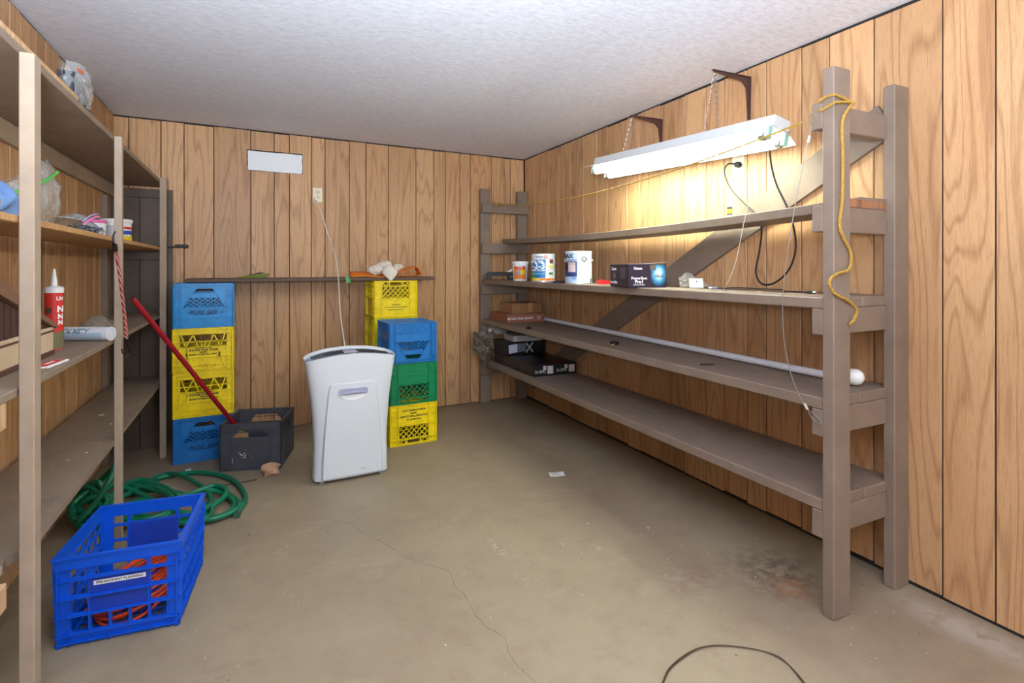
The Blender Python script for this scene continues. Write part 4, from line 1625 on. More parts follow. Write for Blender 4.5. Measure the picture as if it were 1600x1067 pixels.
# ------------------------------------------------------------------ things on the right rack
def rcol(px, lx):
    return RF.px(px, 400, lx=lx).y


def depth(v):
    return v.x * SN + v.y * CS


M_SHINY = plain('tin_metal', (196, 198, 198), .3, .85)
M_CANW = plain('can_white_label', (232, 236, 238), .4)
M_CANB = plain('can_blue_label', (24, 110, 176), .4)
M_NAVY = plain('navy_label', (44, 62, 120), .45)
M_YEL = plain('label_yellow', (236, 202, 40), .5)
M_ORL = plain('label_orange', (232, 128, 40), .5)
M_RED = plain('label_red', (204, 44, 36), .5)
M_BLK = plain('black_plastic', (24, 24, 28), .5, spec=.3)
M_GRNL = plain('label_green', (74, 140, 70), .5)


def patch(mb, R_, a0, a1, z0, z1, off=.0006, n=10, top=None):
    """curved label area between angles (radians) on a cylinder of radius R_"""
    k = max(2, int(n))
    vs = []
    for i in range(k + 1):
        q = i / k
        a = a0 + (a1 - a0) * q
        zt = z1 if top is None else z1 + (top - z1) * q
        vs += [((R_ + off) * math.cos(a), (R_ + off) * math.sin(a), z0), ((R_ + off) * math.cos(a), (R_ + off) * math.sin(a), zt)]
    mb.add(vs, [(2 * i, 2 * i + 2, 2 * i + 3, 2 * i + 1) for i in range(k)])
    return mb


def facing(w_):
    """angle, in the thing's own space, that looks at the camera from world point w_ for a thing turned by rz"""
    return math.atan2(-w_.y, -w_.x)


def pail(px, lx, wpx, hpx, z, label, name, cat, frame=RF, lid=None, taper=0.0, body=M_CANW, rim=True, handle=False):
    ly = frame.px(px, 400, lx=lx).y
    c = frame.w(lx, ly, z)
    d = depth(c)
    R_, H = wpx * d / F / 2, hpx * d / F
    t = thing(name, label, cat, c, (0, 0, facing(c)))          # local +x faces the camera
    rb = R_ * (1 - taper)
    if lid is None:
        MB().lathe([(R_ * .97, 0), (R_, .003), (R_, .006), (R_ * .985, .008), (R_ * .985, H - .010), (R_, H - .008), (R_, H - .002), (R_ * .96, H)], 40).build('can_body', body, t, True)
        MB().lathe([(R_ * .965, H), (R_ * .985, H + .002), (R_ * .93, H + .002), (R_ * .90, H - .004), (R_ * .78, H - .004), (R_ * .76, H - .001), (.001, H - .001)], 40, cap=False).build('lid', M_SHINY, t, True)
        MB().lathe([(R_ * 1.004, .0), (R_ * 1.004, .005), (R_ * .99, .006)], 40, cap=False).build('bottom_rim', M_SHINY, t, True)
    else:
        MB().lathe([(rb * .97, 0), (rb, .003), (R_ * .97, H * .86)], 36).build('tub_body', body, t, True)
        MB().lathe([(R_, H * .84), (R_ * 1.03, H * .86), (R_ * 1.03, H * .985), (R_ * .98, H), (.001, H)], 36, cap=False).build('lid', lid, t, True)
    if handle:
        for s_ in (-1, 1):
            MB().lathe([(.008, 0), (.008, .003), (.003, .006)], 10, Matrix.Translation((0, s_ * R_, H * .72)) @ Matrix.Rotation(-s_ * math.pi / 2, 4, 'X')).build('ear', M_SHINY, t, True)
        pts = [(R_ * 1.03 * math.sin(a), -R_ * 1.05 * math.cos(a), H * .72 - H * handle * math.sin(a)) for a in [math.pi * i / 20 for i in range(21)]]
        MB().tube(pts, .0014, 6).build('bail_handle', M_SHINY, t, True)
    return t, R_, H


# small tub of joint compound
t, R_, H = pail(813, -.36, 25, 30, SH2, 'small white tub with an orange and yellow label beside the black tray', 'filler_tub', 'tub', lid=plain('white_lid', (232, 234, 234), .4), taper=.12)
Rt = R_ * .93
patch(MB(), Rt, -.95, .75, H * .10, H * .78, .0016).build('label', M_ORL, t)
patch(MB(), Rt, -.8, .6, H * .62, H * .74, .0024).build('label_band', M_RED, t)
patch(MB(), Rt, .05, .65, H * .32, H * .56, .0024).build('label_patch', M_YEL, t)
patch(MB(), Rt, -.7, .0, H * .30, H * .54, .0024).build('label_patch', plain('label_grey', (150, 156, 150), .5), t)
text('PLASTER', .014, WHITE, t, (0, 0, H * .68), (0, 1, 0), (0, 0, 1), wrap=(Rt + .0035, -.1))

# gallon can 1-2-3
t, R_, H = pail(849, -.335, 37, 43, SH2, 'white gallon paint can with large numerals on blue, next to the small tub', 'paint_can', 'paint can', handle=.32)
patch(MB(), R_, -1.45, .18, H * .14, H * .80, top=H * .80).build('blue_label', M_CANB, t)
patch(MB(), R_, -1.45, -.72, H * .14, H * .34, .0012).build('label_patch', M_GRNL, t)
patch(MB(), R_, -1.5, 1.2, H * .05, H * .13).build('label_band', M_ORL, t)
patch(MB(), R_, -1.5, -.25, H * .05, H * .13, .0012).build('label_band', M_YEL, t)
patch(MB(), R_, .55, .95, H * .66, H * .80).build('label_patch', plain('label_brown', (120, 70, 50), .5), t)
patch(MB(), R_, .48, .85, H * .50, H * .60).build('label_patch', M_YEL, t)
patch(MB(), R_, .48, .9, H * .26, H * .34).build('label_patch', M_GRNL, t)
text('ZINSSER', .017, plain('label_dark', (70, 80, 100), .5), t, (0, 0, H * .885), (0, 1, 0), (0, 0, 1), wrap=(R_ + .0016, -.35))
patch(MB(), R_, .02, .36, H * .82, H * .95).build('round_mark', plain('label_pink', (206, 150, 150), .5), t)
text('Bulls Eye', .030, WHITE, t, (0, 0, H * .735), (0, 1, 0), (0, 0, 1), wrap=(R_ + .0018, -.62), bold=.0006)
text('1-2-3', .062, WHITE, t, (0, 0, H * .565), (0, 1, 0), (0, 0, 1), wrap=(R_ + .0018, -.62), bold=.0018)
text('PRIMER SEALER', .018, WHITE, t, (0, 0, H * .415), (0, 1, 0), (0, 0, 1), wrap=(R_ + .0018, -.55), bold=.0004)
text('ALL SURFACES', .018, plain('label_lightblue', (150, 196, 226), .5), t, (0, 0, H * .29), (0, 1, 0), (0, 0, 1), wrap=(R_ + .0018, -.5))

# second can, pale with a navy panel
t, R_, H = pail(904, -.345, 42, 50, SH2, 'pale blue and white paint can with an X mark and swirl, beside the camera box', 'paint_can', 'paint can', handle=.12)
patch(MB(), R_, -1.5, -.05, H * .03, H * .95).build('pale_label', plain('label_pale_blue', (176, 200, 226), .45), t)
patch(MB(), R_, -1.5, -.12, H * .22, H * .74, .0012).build('navy_panel', M_NAVY, t)
patch(MB(), R_, -.82, -.22, H * .36, H * .66, .0018).build('photo_panel', plain('label_skin', (206, 186, 184), .5), t)
patch(MB(), R_, -1.45, -.92, H * .42, H * .63, .0018).build('black_panel', BLACK, t)
text('MAX', .040, BLACK, t, (0, 0, H * .845), (0, 1, 0), (0, 0, 1), wrap=(R_ + .0016, -.90), bold=.001)
text('INTERIOR PRIMER', .013, WHITE, t, (0, 0, H * .70), (0, 1, 0), (0, 0, 1), wrap=(R_ + .0024, -.62))
patch(MB(), R_, -.48, -.16, H * .13, H * .21, .0018).build('badge', plain('badge_blue', (120, 150, 206), .5), t)
mb = MB()
pts = []
for i in range(34):
    q = i / 33
    rr_, aa = .003 + .0165 * q, q * 4.1 * math.pi
    u, v = rr_ * math.cos(aa), rr_ * math.sin(aa)
    an = .40 + u / R_
    pts.append(((R_ + .001) * math.cos(an), (R_ + .001) * math.sin(an), H * .77 + v))
mb.tube(pts, [.0010 + .0014 * i / 33 for i in range(34)], 5)
mb.build('swirl_mark', BLACK, t)
patch(MB(), R_, 1.0, 1.2, H * .04, H * .16).build('bar_code_panel', plain('label_grey2', (90, 94, 100), .5), t)

# black tray with legs
c = RF.w(-.34, rcol(782, -.34), SH2)
t = thing('plastic_tray', 'black plastic tray with short legs at the far end of the second shelf', 'tray', c, (0, 0, -TH + .1))
MB().prism([(-.112, 0), (-.088, 0), (-.080, .032), (.06, .032), (.066, .0), (.112, .0), (.112, .058), (-.106, .062), (-.116, .05)], lambda u, v, t_: (u, t_, v), -.055, .055).build('tray_body', M_BLK, t)
MB().box(-.1, .1, -.05, .05, .0605, .064, None, .001).build('top_plate', plain('blue_black', (30, 32, 46), .6, spec=.2), t)
MB().tube([(.075, -.056, .022), (.103, -.056, .022)], .007, 8).build('clip', plain('grey_clip', (120, 120, 122), .4), t)
MB().prism([(.05, .064), (.09, .064), (.1, .09), (.085, .086)], lambda u, v, t_: (u, t_, v), -.01, .0).build('paper_scrap', WHITE, t)

# flat black knife, red cutter
c = RF.w(-.40, rcol(877, -.40), SH2)
t = thing('utility_knife', 'flat black folding knife lying in front of the paint cans', 'knife', c, (0, 0, -TH))
MB().box(-.055, .045, -.012, .012, .0, .014, None, .004).build('handle', M_BLK, t)
MB().box(.046, .066, -.008, .008, .004, .010, None, .001).build('blade_guard', plain('dark_grey_metal', (80, 82, 86), .35, .7), t)
c = RF.w(-.28, rcol(944, -.28), SH2)
t = thing('box_cutter', 'red plastic box cutter lying behind the camera box', 'cutter', c, (0, 0, -TH + .25))
MB().prism([(-.05, 0), (.05, 0), (.05, .016), (-.02, .028), (-.05, .018)], lambda u, v, t_: (u, t_, v), -.014, .014).build('handle', plain('red_plastic', (212, 40, 44), .35), t)
MB().box(-.075, -.05, -.006, .006, .004, .008).build('blade', M_SHINY, t)

# camera carton
C0 = Vector((-.505, 2.03))
e1 = Vector((.97, -.24)).normalized()
e2 = Vector((-e1.y, e1.x))
w1, w2, hh = .206, .235, .118
cc = C0 + e1 * w1 / 2 + e2 * w2 / 2
t = thing('camera_box', 'dark purple camera carton with a glowing blue picture, overhanging the shelf edge', 'box', RF.w(cc.x, cc.y, SH2), (0, 0, -RF.phi + math.atan2(e1.y, e1.x)))
M_PURP = plain('dark_purple_card', (42, 30, 48), .35)
MB().box(-w1 / 2, w1 / 2, -w2 / 2, w2 / 2, 0, hh, None, .001).build('carton', M_PURP, t)
fy = -w2 / 2 - .0006
# picture panel: soft round blue scene painted by a radial ramp
tm = NT('blue_picture')
gcd = tm.n('ShaderNodeTexCoord').outputs['Generated']
v_ = tm.n('ShaderNodeVectorMath', {0: gcd, 1: (-.5, -.5, -.58)}, operation='ADD').outputs[0]
v_ = tm.n('ShaderNodeVectorMath', {0: v_, 1: (1.0, 0.0, 1.0)}, operation='MULTIPLY').outputs[0]
d_ = tm.n('ShaderNodeVectorMath', {0: v_}, operation='LENGTH').outputs['Value']
d_ = tm.math('ADD', d_, tm.math('MULTIPLY', tm.math('SUBTRACT', tm.noise(gcd, 9, 4, .6), .5), .16))
tm.base(tm.ramp(d_, [(0.0, lin((238, 236, 220))), (0.16, lin((176, 214, 226))), (0.36, lin((64, 140, 178))), (0.52, lin((30, 62, 96))), (0.62, lin((42, 30, 48)))]))
tm.set(Roughness=.35)
MB().box(.018, w1 / 2 - .001, fy, fy + .0006, .004, hh - .003).build('picture', tm.m, t)
mb = MB()
rpx = random.Random(3)
for i in range(12):
    x = .040 + i * .0042
    h_ = rpx.uniform(.006, .022)
    mb.box(x, x + .0026, fy - .0004, fy, .052, .052 + h_)
mb.build('skyline_print', plain('dark_print', (72, 60, 52), .5), t)['kind'] = 'stuff'
text('Canon', .017, WHITE, t, (-.052, fy, hh * .82), (1, 0, 0), (0, 0, 1), bold=.0007)
text('PowerShot', .019, WHITE, t, (-.045, fy, hh * .40), (1, 0, 0), (0, 0, 1), bold=.0003)
text('Pro1', .024, WHITE, t, (-.045, fy, hh * .25), (1, 0, 0), (0, 0, 1), bold=.0007)
text('DIGITAL CAMERA', .008, WHITE, t, (-.045, fy, hh * .12), (1, 0, 0), (0, 0, 1))
fx = -w1 / 2 - .0006
text('Canon', .024, WHITE, t, (fx, .065, hh * .80), (0, -1, 0), (0, 0, 1), bold=.0007)
text('PowerShot', .020, WHITE, t, (fx, .065, hh * .20), (0, -1, 0), (0, 0, 1), bold=.0004)
mb = MB()
mb.lathe([(.016, 0), (.016, .0004)], 18, Matrix.Translation((fx, .06, hh * .50)) @ Matrix.Rotation(-math.pi / 2, 4, 'Y'))
mb.build('camera_print', plain('camera_grey', (120, 112, 112), .5), t)
text('SPECIFICATIONS\n8.0 MEGAPIXELS\n7X OPTICAL ZOOM\nMOVIE MODE\nLCD MONITOR\nHOT SHOE', .0095, plain('grey_text', (110, 100, 108), .5), t, (fx, -.05, hh * .62), (0, -1, 0), (0, 0, 1))
MB().box(.014, .045, fy - .0005, fy, hh * .74, hh * .97).build('tape_tab', plain('grey_tab', (96, 88, 84), .4), t)
mb = MB()
mb.grid(lambda u, v: (-w1 / 2 + w1 * u, -w2 / 2 + w2 * v, hh + .001 + .010 * u * u * (1 - v)), 6, 4)
solidify(mb.build('lifted_flap', plain('flap_inner', (196, 190, 192), .6), t), .0012)

# white card and clear packet
c = RF.w(-.20, rcol(1088, -.20), SH2)
t = thing('card_packet', 'white hang card with a crumpled clear packet near the camera box', 'packet', c, (0, 0, -TH - .1))
M_CLR = clear_plastic('clear_bag')
cd = MB().grid(lambda u, v: ((u - .5) * .068 - .004, -.02 + .012 * v, .001 + .046 * v), 4, 3).build('card', plain('card_white', (232, 232, 220), .6), t)
solidify(cd, .0012)
MB().lathe([(.0035, 0), (.0035, .0006)], 10, Matrix.Translation((-.002, -.0128, .032)) @ Matrix.Rotation(math.pi / 2, 4, 'X')).build('hang_hole', BLACK, t)
rq = random.Random(5)
jit = {}


def cr_(i, j, s_):
    if (i, j) not in jit:
        jit[i, j] = rq.uniform(-1, 1)
    return jit[i, j] * s_


MB().grid(lambda u, v: (-.075 + .15 * u, .02 + .03 * v + cr_(round(u * 9), round(v * 6), .008), .004 + .075 * (1 - abs(u - .3) * 1.3) * v ** .7 + cr_(round(u * 9) + 20, round(v * 6), .006) * v), 9, 6).build('clear_wrap', clear_plastic('clear_wrap_grey', (190, 184, 170), .45), t)

# usb cable
M_CABLE = plain('black_cable', (28, 26, 28), .45)
pts = [RF.wpx(x, y, lx=l) for x, y, l in ((1120, 449, -.22), (1132, 446, -.2), (1150, 449, -.2), (1180, 449, -.2), (1211, 446, -.2), (1222, 452, -.21), (1230, 455, -.22), (1262, 454, -.23))]
pts = [Vector((p.x, p.y, SH2 + .004 + (.005 if 2 <= i <= 5 else 0))) for i, p in enumerate(pts)]
o_ = pts[0].copy()
o_.z = SH2
t = thing('usb_cable', 'thin black cable with metal plugs lying on the brightly lit shelf', 'cable', o_)
MB().tube([p - o_ for p in spline(pts, 7)], .0022, 7).build('cord', M_CABLE, t, True)
for a, b in ((0, 1), (-1, -2)):
    p0, dr_ = pts[a] - o_, (pts[a] - pts[b]).normalized()
    MB().tube([p0 - dr_ * .004, p0, p0 + dr_ * .022, p0 + dr_ * .024], [.003, .0058, .0058, .004], 8).build('plug_grip', M_BLK if a else plain('grey_blue_plug', (120, 136, 164), .4), t, True)
    MB().tube([p0 + dr_ * .022, p0 + dr_ * .036], .0042, 4).build('plug_tip', M_SHINY, t)
for k, (px, py, lx, c, nm, lab) in enumerate(((1185, 458, -.34, (206, 168, 134), 'wood_chip', 'tan wood chip on the lit shelf in front of the cable'), (1062, 452, -.33, (196, 178, 158), 'paper_scrap', 'torn beige paper scrap by the white card'), (1130, 457, -.36, (120, 124, 112), 'plastic_scrap', 'small grey plastic scrap before the cable plug'))):
    p = RF.w(lx, rcol(px, lx), SH2)
    rr_ = random.Random(k)
    mb = MB()
    ol = [(rr_.uniform(.008, .017) * math.cos(a), rr_.uniform(.003, .006) * math.sin(a)) for a in [i * math.pi / 4 for i in range(8)]]
    mb.prism(ol, lambda u, v, t_: (u, v, t_ + .12 * u * (t_ > 0)), 0, .0035)
    tag(mb.build(nm, plain(nm + '_mat', c, .7), loc=p, rot=(0, 0, -TH)), lab, 'scrap')

# glue stick on the narrow top shelf
ly = rcol(1140, -.15)
p = RF.w(-.15, ly, 1.42 + sag(ly))
t = thing('glue_tube', 'small dark tube with a yellow label standing on the narrow top plank', 'tube', p, (0, 0, facing(p)))
MB().lathe([(.011, 0), (.012, .003), (.012, .058)], 16).build('tube_body', plain('tube_navy', (40, 40, 60), .35), t, True)
MB().lathe([(.0122, .004), (.0122, .02)], 16, cap=False).build('label_band', plain('tube_grey', (180, 182, 196), .4), t, True)
MB().lathe([(.0123, .026), (.0123, .048)], 16, cap=False).build('label', M_YEL, t, True)
MB().lathe([(.009, .058), (.009, .070), (.005, .074)], 16).build('cap', plain('tube_cap_grey', (196, 200, 204), .3), t, True)

# cartons on the third shelf
M_CARD = plain('brown_cardboard', (150, 104, 66), .8, var=.1, nscale=14)
M_CARD2 = plain('reddish_cardboard', (144, 90, 66), .75, var=.08, nscale=14)
bx0 = Vector((-.405, 3.665))
t = thing('cardboard_box', 'flat reddish cardboard carton with white lettering lying under the smaller box', 'box', RF.w(bx0.x + .165, bx0.y + .17, SH3), (0, 0, -RF.phi))
MB().box(-.165, .165, -.17, .17, 0, .072, None, .002).build('carton', M_CARD2, t)
text('BICYCLE WALL MOUNT', .026, WHITE, t, (-.05, -.1706, .034), (1, 0, 0), (0, 0, 1), sx=.82, bold=.0003)
text('Two\nbikes', .017, WHITE, t, (.115, -.1706, .036), (1, 0, 0), (0, 0, 1))
t = thing('cardboard_box', 'plain tan cardboard box sitting on the flat lettered carton', 'box', RF.w(-.225, 3.80, SH3 + .073), (0, 0, -RF.phi + .03))
MB().box(-.135, .135, -.115, .115, 0, .082, None, .002).build('carton', M_CARD, t)
MB().box(-.136, .136, -.02, .02, .0822, .0828).build('packing_tape', plain('tan_tape', (178, 136, 92), .3), t)
MB().box(.01, .05, -.1156, -.1150, .012, .0826).build('packing_tape', plain('tan_tape', (178, 136, 92), .3), t)

# white rod with knob
zr = SH3 + .0165
a, b = RF.w(-.045, 3.74, zr), RF.w(-.150, 1.185, zr)
d = (b - a).normalized()
t = thing('closet_rod', 'long white metal rod with a round knob lying along the third shelf', 'rod', a)
MB().tube([a - a, (b - a) * .5, b - a], .0155, 16).build('rod', plain('white_rod_enamel', (216, 216, 220), .3), t, True)
MB().tube([a - a - d * .016, -d * .012, d * .028, d * .03], [.018, .0205, .0205, .0165], 16).build('end_collar', plain('grey_white_collar', (198, 204, 210), .35), t, True)
mb = MB()
z_ = b - a
kn = [(-.004, .010), (.010, .010), (.016, .017), (.026, .026), (.040, .031), (.056, .031), (.070, .024), (.078, .012), (.080, .001)]
mb.tube([z_ + d * q for q, r in kn], [r for q, r in kn], 18)
kb = mb.build('knob', plain('white_knob', (240, 240, 236), .25), t, True)
kb.location = Vector((0, 0, .0145))

# tape roll, nail, nut
p = RF.w(-.335, rcol(960, -.335), SH3)
t = thing('tape_roll', 'small roll of black tape with a yellow tail on the third shelf', 'tape', p, (0, 0, .3))
MB().lathe([(.012, 0), (.024, 0), (.024, .018), (.012, .018), (.012, 0)], 24, cap=False).build('roll', M_BLK, t, True)
MB().tube([(-.02, -.01, .006), (-.04, -.02, .004), (-.052, -.012, .006)], .003, 6).build('tail', plain('yellow_tail', (206, 180, 60), .5), t)
p = RF.w(-.345, rcol(1105, -.345), SH3)
t = thing('nail', 'bent dark nail lying on the third shelf', 'nail', p, (0, 0, -TH))
MB().tube([(-.028, 0, .004), (0, .004, .004), (.030, 0, .004)], .003, 6).build('shank', plain('dark_steel', (60, 50, 46), .5, .5), t)
MB().tube([(-.030, 0, .004), (-.028, 0, .004)], .006, 8).build('head', plain('dark_steel', (60, 50, 46), .5, .5), t)
p = RF.w(-.425, rcol(826, -.425), SH3)
t = tag(MB().box(-.017, .017, -.010, .010, 0, .014, None, .003).build('rubber_block', M_BLK, loc=p), 'tiny black rubber block in front of the lettered carton', 'block')

# black cartons on the lowest shelf
M_BCARD = plain('black_card', (28, 27, 30), .35)
M_GLINE = plain('graphite_line', (74, 72, 70), .4)


def black_box(lx0, lx1, ly0, ly1, z, h, label, lab_side, rz=0.0):
    t = thing('black_carton', label, 'box', RF.w((lx0 + lx1) / 2, (ly0 + ly1) / 2, z), (0, 0, -RF.phi + rz))
    wx, wy = (lx1 - lx0) / 2, (ly1 - ly0) / 2
    MB().box(-wx, wx, -wy, wy, 0, h, None, .0015).build('carton', M_BCARD, t)
    fy_ = -wy - .0006
    text('Dr.EVO', .032, WHITE, t, (-wx * .38, fy_, h * .38), (1, 0, 0), (0, 0, 1), sx=.85)
    MB().box(wx * .28, wx * .82, fy_, fy_ + .0006, h * .16, h * .82).build('sticker', plain('sticker_paper', (206, 198, 196), .6), t)
    MB().box(-wx * .12, wx * .16, fy_, fy_ + .0006, h * .52, h * .86).build('sticker', plain('sticker_paper', (206, 198, 196), .6), t)
    mb = MB()
    fx_ = -wx - .0006
    n = 6
    for i in range(n):
        y0_ = wy - .04 - i * (2 * wy - .06) / n
        y1_ = y0_ - (2 * wy - .06) / n / 2
        y2_ = y0_ - (2 * wy - .06) / n
        fn_ = lambda u, v, t_: (fx_ - t_, u, v)
        mb.bar((y0_, h * .1), (y1_, h * .92), .005, fn_, 0, .0004)
        mb.bar((y1_, h * .92), (y2_, h * .1), .005, fn_, 0, .0004)
    mb.build('zigzag_print', M_GLINE, t)
    return t


black_box(-.402, -.224, 3.235, 3.93, SH4, .085, 'long black carton with zigzag print lying at the front of the lowest shelf', True)
tb = black_box(-.220, -.034, 3.245, 3.94, SH4, .080, 'long black carton lying behind its twin against the paneling', False)
MB().box(-.06, .05, -.34, -.20, .0802, .0806).build('red_panel', plain('rust_print', (110, 46, 34), .5), tb)
t = thing('black_carton', 'matte black box with a big white X stacked on the two long cartons', 'box', RF.w(-.285, 3.82, SH4 + .0865), (0, 0, -RF.phi + .05))
MB().box(-.115, .235, -.13, .13, 0, .100, None, .0015).build('carton', M_BCARD, t)
mb = MB()
fn_ = lambda u, v, t_: (u, -.1306 - t_, v)
mb.prism([(-.105, .012), (-.03, .02), (-.03, .088), (-.11, .080)], fn_, 0, .0004)
mb.build('white_panel', plain('cool_paper', (186, 190, 204), .5), t)
mb = MB()
mb.prism([(-.028, .02), (.045, .024), (.055, .088), (-.028, .088)], fn_, 0, .0004)
mb.build('grey_panel', plain('grey_panel', (112, 114, 128), .5), t)
mb = MB()
mb.bar((.05, .012), (.115, .09), .014, fn_, 0, .0006)
mb.bar((.115, .012), (.05, .09), .014, fn_, 0, .0006)
mb.build('x_print', plain('x_white', (170, 172, 180), .5), t)
t = thing('paper_carton', 'slim white printed carton lying on the black X box', 'box', RF.w(-.20, 3.80, SH4 + .1885), (0, 0, -RF.phi - .05))
MB().box(-.13, .13, -.10, .10, 0, .045, None, .0015).build('carton', plain('white_card', (200, 198, 200), .55), t)
mb = MB()
for i in range(4):
    mb.box(-.095, .06 - .02 * (i % 2), -.1008, -.1003, .008 + i * .009, .0115 + i * .009)
mb.build('print_lines', plain('grey_print', (120, 120, 122), .7), t)['kind'] = 'stuff'

# speckled foil bag hanging over the end of the lowest shelf
tm = NT('speckled_foil')
n1 = tm.noise(tm.coord('Object'), 160, 3, .7)
tm.base(tm.ramp(n1, [(0.0, lin((44, 36, 30))), (.46, lin((84, 72, 58))), (.58, lin((112, 98, 80))), (.70, lin((214, 200, 180)))]))
tm.set(Roughness=.3)
tm.bump(n1, .6, .004)
pb = RF.w(-.475, 3.99, SH4 + .10)
t = thing('foil_bag', 'speckled crinkled bag drooping off the far end of the lowest shelf', 'bag', pb, (0, 0, -TH))
rq = random.Random(15)
jit = {}
hb = cloth(lambda u, v: ((u - .5) * (.175 - .10 * max(0, v - .55) / .45 * 1.4) + .03 * (v > .7) * (v - .7), -.018 * math.sin(u * math.pi) - .015 + cr_(round(u * 8), round(v * 10), .014), .150 - .25 * v - .16 * max(0, v - .45) * max(0, 1 - abs(u - .62) * 2.2) + cr_(round(u * 8) + 40, round(v * 10), .008)), 8, 10).build('bag_sheet', tm.m, t)
solidify(hb, .006)
hb2 = cloth(lambda u, v: (.04 + .15 * u, .02 + .04 * v, .145 - .04 * u + .05 * math.sin(v * 3) + cr_(round(u * 7) + 80, round(v * 4), .009)), 7, 4).build('clear_top', clear_plastic('clear_wrap_grey', (190, 184, 170), .45), t)

# ------------------------------------------------------------------ cords and ropes
pts = [RF.wpx(1151, 257, lx=-.03), RF.wpx(1138, 256, lx=-.04), RF.wpx(1132, 268, lx=-.04), RF.wpx(1140, 292, lx=-.038), RF.wpx(1160, 315, lx=-.036), RF.wpx(1182, 336, lx=-.036), RF.wpx(1190, 358, lx=-.036), RF.wpx(1186, 395, lx=-.04), RF.wpx(1181, 425, lx=-.045), RF.wpx(1190, 443, lx=-.045), RF.wpx(1210, 442, lx=-.045), RF.wpx(1232, 422, lx=-.042), RF.wpx(1243, 390, lx=-.04), RF.wpx(1240, 355, lx=-.036), RF.wpx(1229, 322, lx=-.036), RF.wpx(1214, 290, lx=-.06), RF.wpx(1206, 262, lx=-.11), RF.wpx(1203, 238, lx=-.17), RF.wpx(1203, 226, lx=-.20)]
o_ = pts[0].copy()
t = thing('power_cord', 'black power cord looping from the wall outlet behind the planks up to the lamp', 'cord', o_)
MB().tube([p - o_ for p in spline(pts, 8)], .0042, 8).build('cord', M_CABLE, t, True)
MB().lathe([(.013, 0), (.016, .01), (.014, .026), (.006, .032)], 14, Matrix.Rotation(-RF.phi, 4, 'Z') @ Matrix.Translation((.024, 0, 0)) @ Matrix.Rotation(-math.pi / 2, 4, 'Y')).build('plug', M_BLK, t, True)

M_ROPE = plain('yellow_rope', (182, 142, 58), .65, var=.25, nscale=90)


def rope(mb, path, r=.0052, pitch=.022):
    P_ = [Vector(p) for p in path]
    # resample evenly
    out, acc = [P_[0]], 0.0
    step = pitch / 5
    for a_, b_ in zip(P_[:-1], P_[1:]):
        L0 = (b_ - a_).length
        q = step - acc
        while q <= L0:
            out.append(a_.lerp(b_, q / L0))
            q += step
        acc = (acc + L0) % step
    strands = [[], [], []]
    T0 = (out[1] - out[0]).normalized()
    nrm = T0.orthogonal().normalized()
    for i, p in enumerate(out):
        T_ = (out[min(i + 1, len(out) - 1)] - out[max(i - 1, 0)]).normalized()
        nrm = (nrm - T_ * nrm.dot(T_)).normalized()
        bi = T_.cross(nrm)
        for k in range(3):
            a_ = 2 * math.pi * (i / 5 / 1.0 + k / 3)
            strands[k].append(p + (nrm * math.cos(a_) + bi * math.sin(a_)) * r * .48)
    for s_ in strands:
        mb.tube(s_, r * .56, 5)


far = RF.px(777, 320, ly=4.018)
near = Vector((-.462, 1.125, 1.675))
mid = []
for i in range(25):
    q = i / 24
    p = far.lerp(near, q)
    p.z -= .085 * 4 * q * (1 - q)
    mid.append(RF.w(*p))
o_ = RF.w(-.41, NY0, 0)
ro = thing('yellow_rope', 'yellow twisted rope strung along the rack with a loose end down the front post', 'rope', o_)
mb = MB()
rope(mb, [p - o_ for p in mid], .0042)
mb.build('strung_line', M_ROPE, ro, True)
# knot on the far rail
mb = MB()
kc = RF.w(far.x, far.y, far.z)
for dx, dz in ((-.06, .055), (.03, .06), (-.04, -.045)):
    rope(mb, [p - o_ for p in spline([kc + Vector((0, -.004, 0)), RF.w(far.x + dx * .5, far.y - .006, far.z + dz * .4), RF.w(far.x + dx, far.y - .003, far.z + dz)], 5)], .0038)
ring = [RF.w(far.x + .011 * math.cos(a), far.y - .008, far.z + .012 * math.sin(a)) - o_ for a in [i * math.pi / 6 for i in range(13)]]
rope(mb, ring, .0042)
mb.build('knot', M_ROPE, ro, True)
# turns round the near post and the loose tail
mb = MB()
for k, z in enumerate((1.712, 1.728)):
    pp = []
    for (x, y) in ((-.461, NY0 - .006), (-.36, NY0 - .006), (-.360, NY1 + .006), (-.461, NY1 + .046 if False else NY1 + .006)):
        pp.append((x, y))
    loop_ = []
    for i in range(4):
        (xa, ya), (xb, yb) = pp[i], pp[(i + 1) % 4]
        for j in range(4):
            q = j / 4
            loop_.append(RF.w(xa + (xb - xa) * q, ya + (yb - ya) * q, z + .012 * math.sin((i + q) * 1.6 + k * 2)) - o_)
    rope(mb, spline(loop_ + loop_[:1], 3), .0050)
mb.build('post_turns', M_ROPE, ro, True)
mb = MB()
tail = [(1333, 160), (1322, 176), (1316, 195), (1317, 250), (1316, 310), (1312, 352), (1318, 372), (1329, 395), (1327, 420), (1308, 428), (1296, 440), (1303, 458), (1325, 470), (1338, 484), (1334, 500), (1327, 507)]
rope(mb, [p - o_ for p in spline([RF.wpx(x, y, ly=NY0 - .0075) for x, y in tail], 6)], .0056)
mb.build('loose_tail', M_ROPE, ro, True)

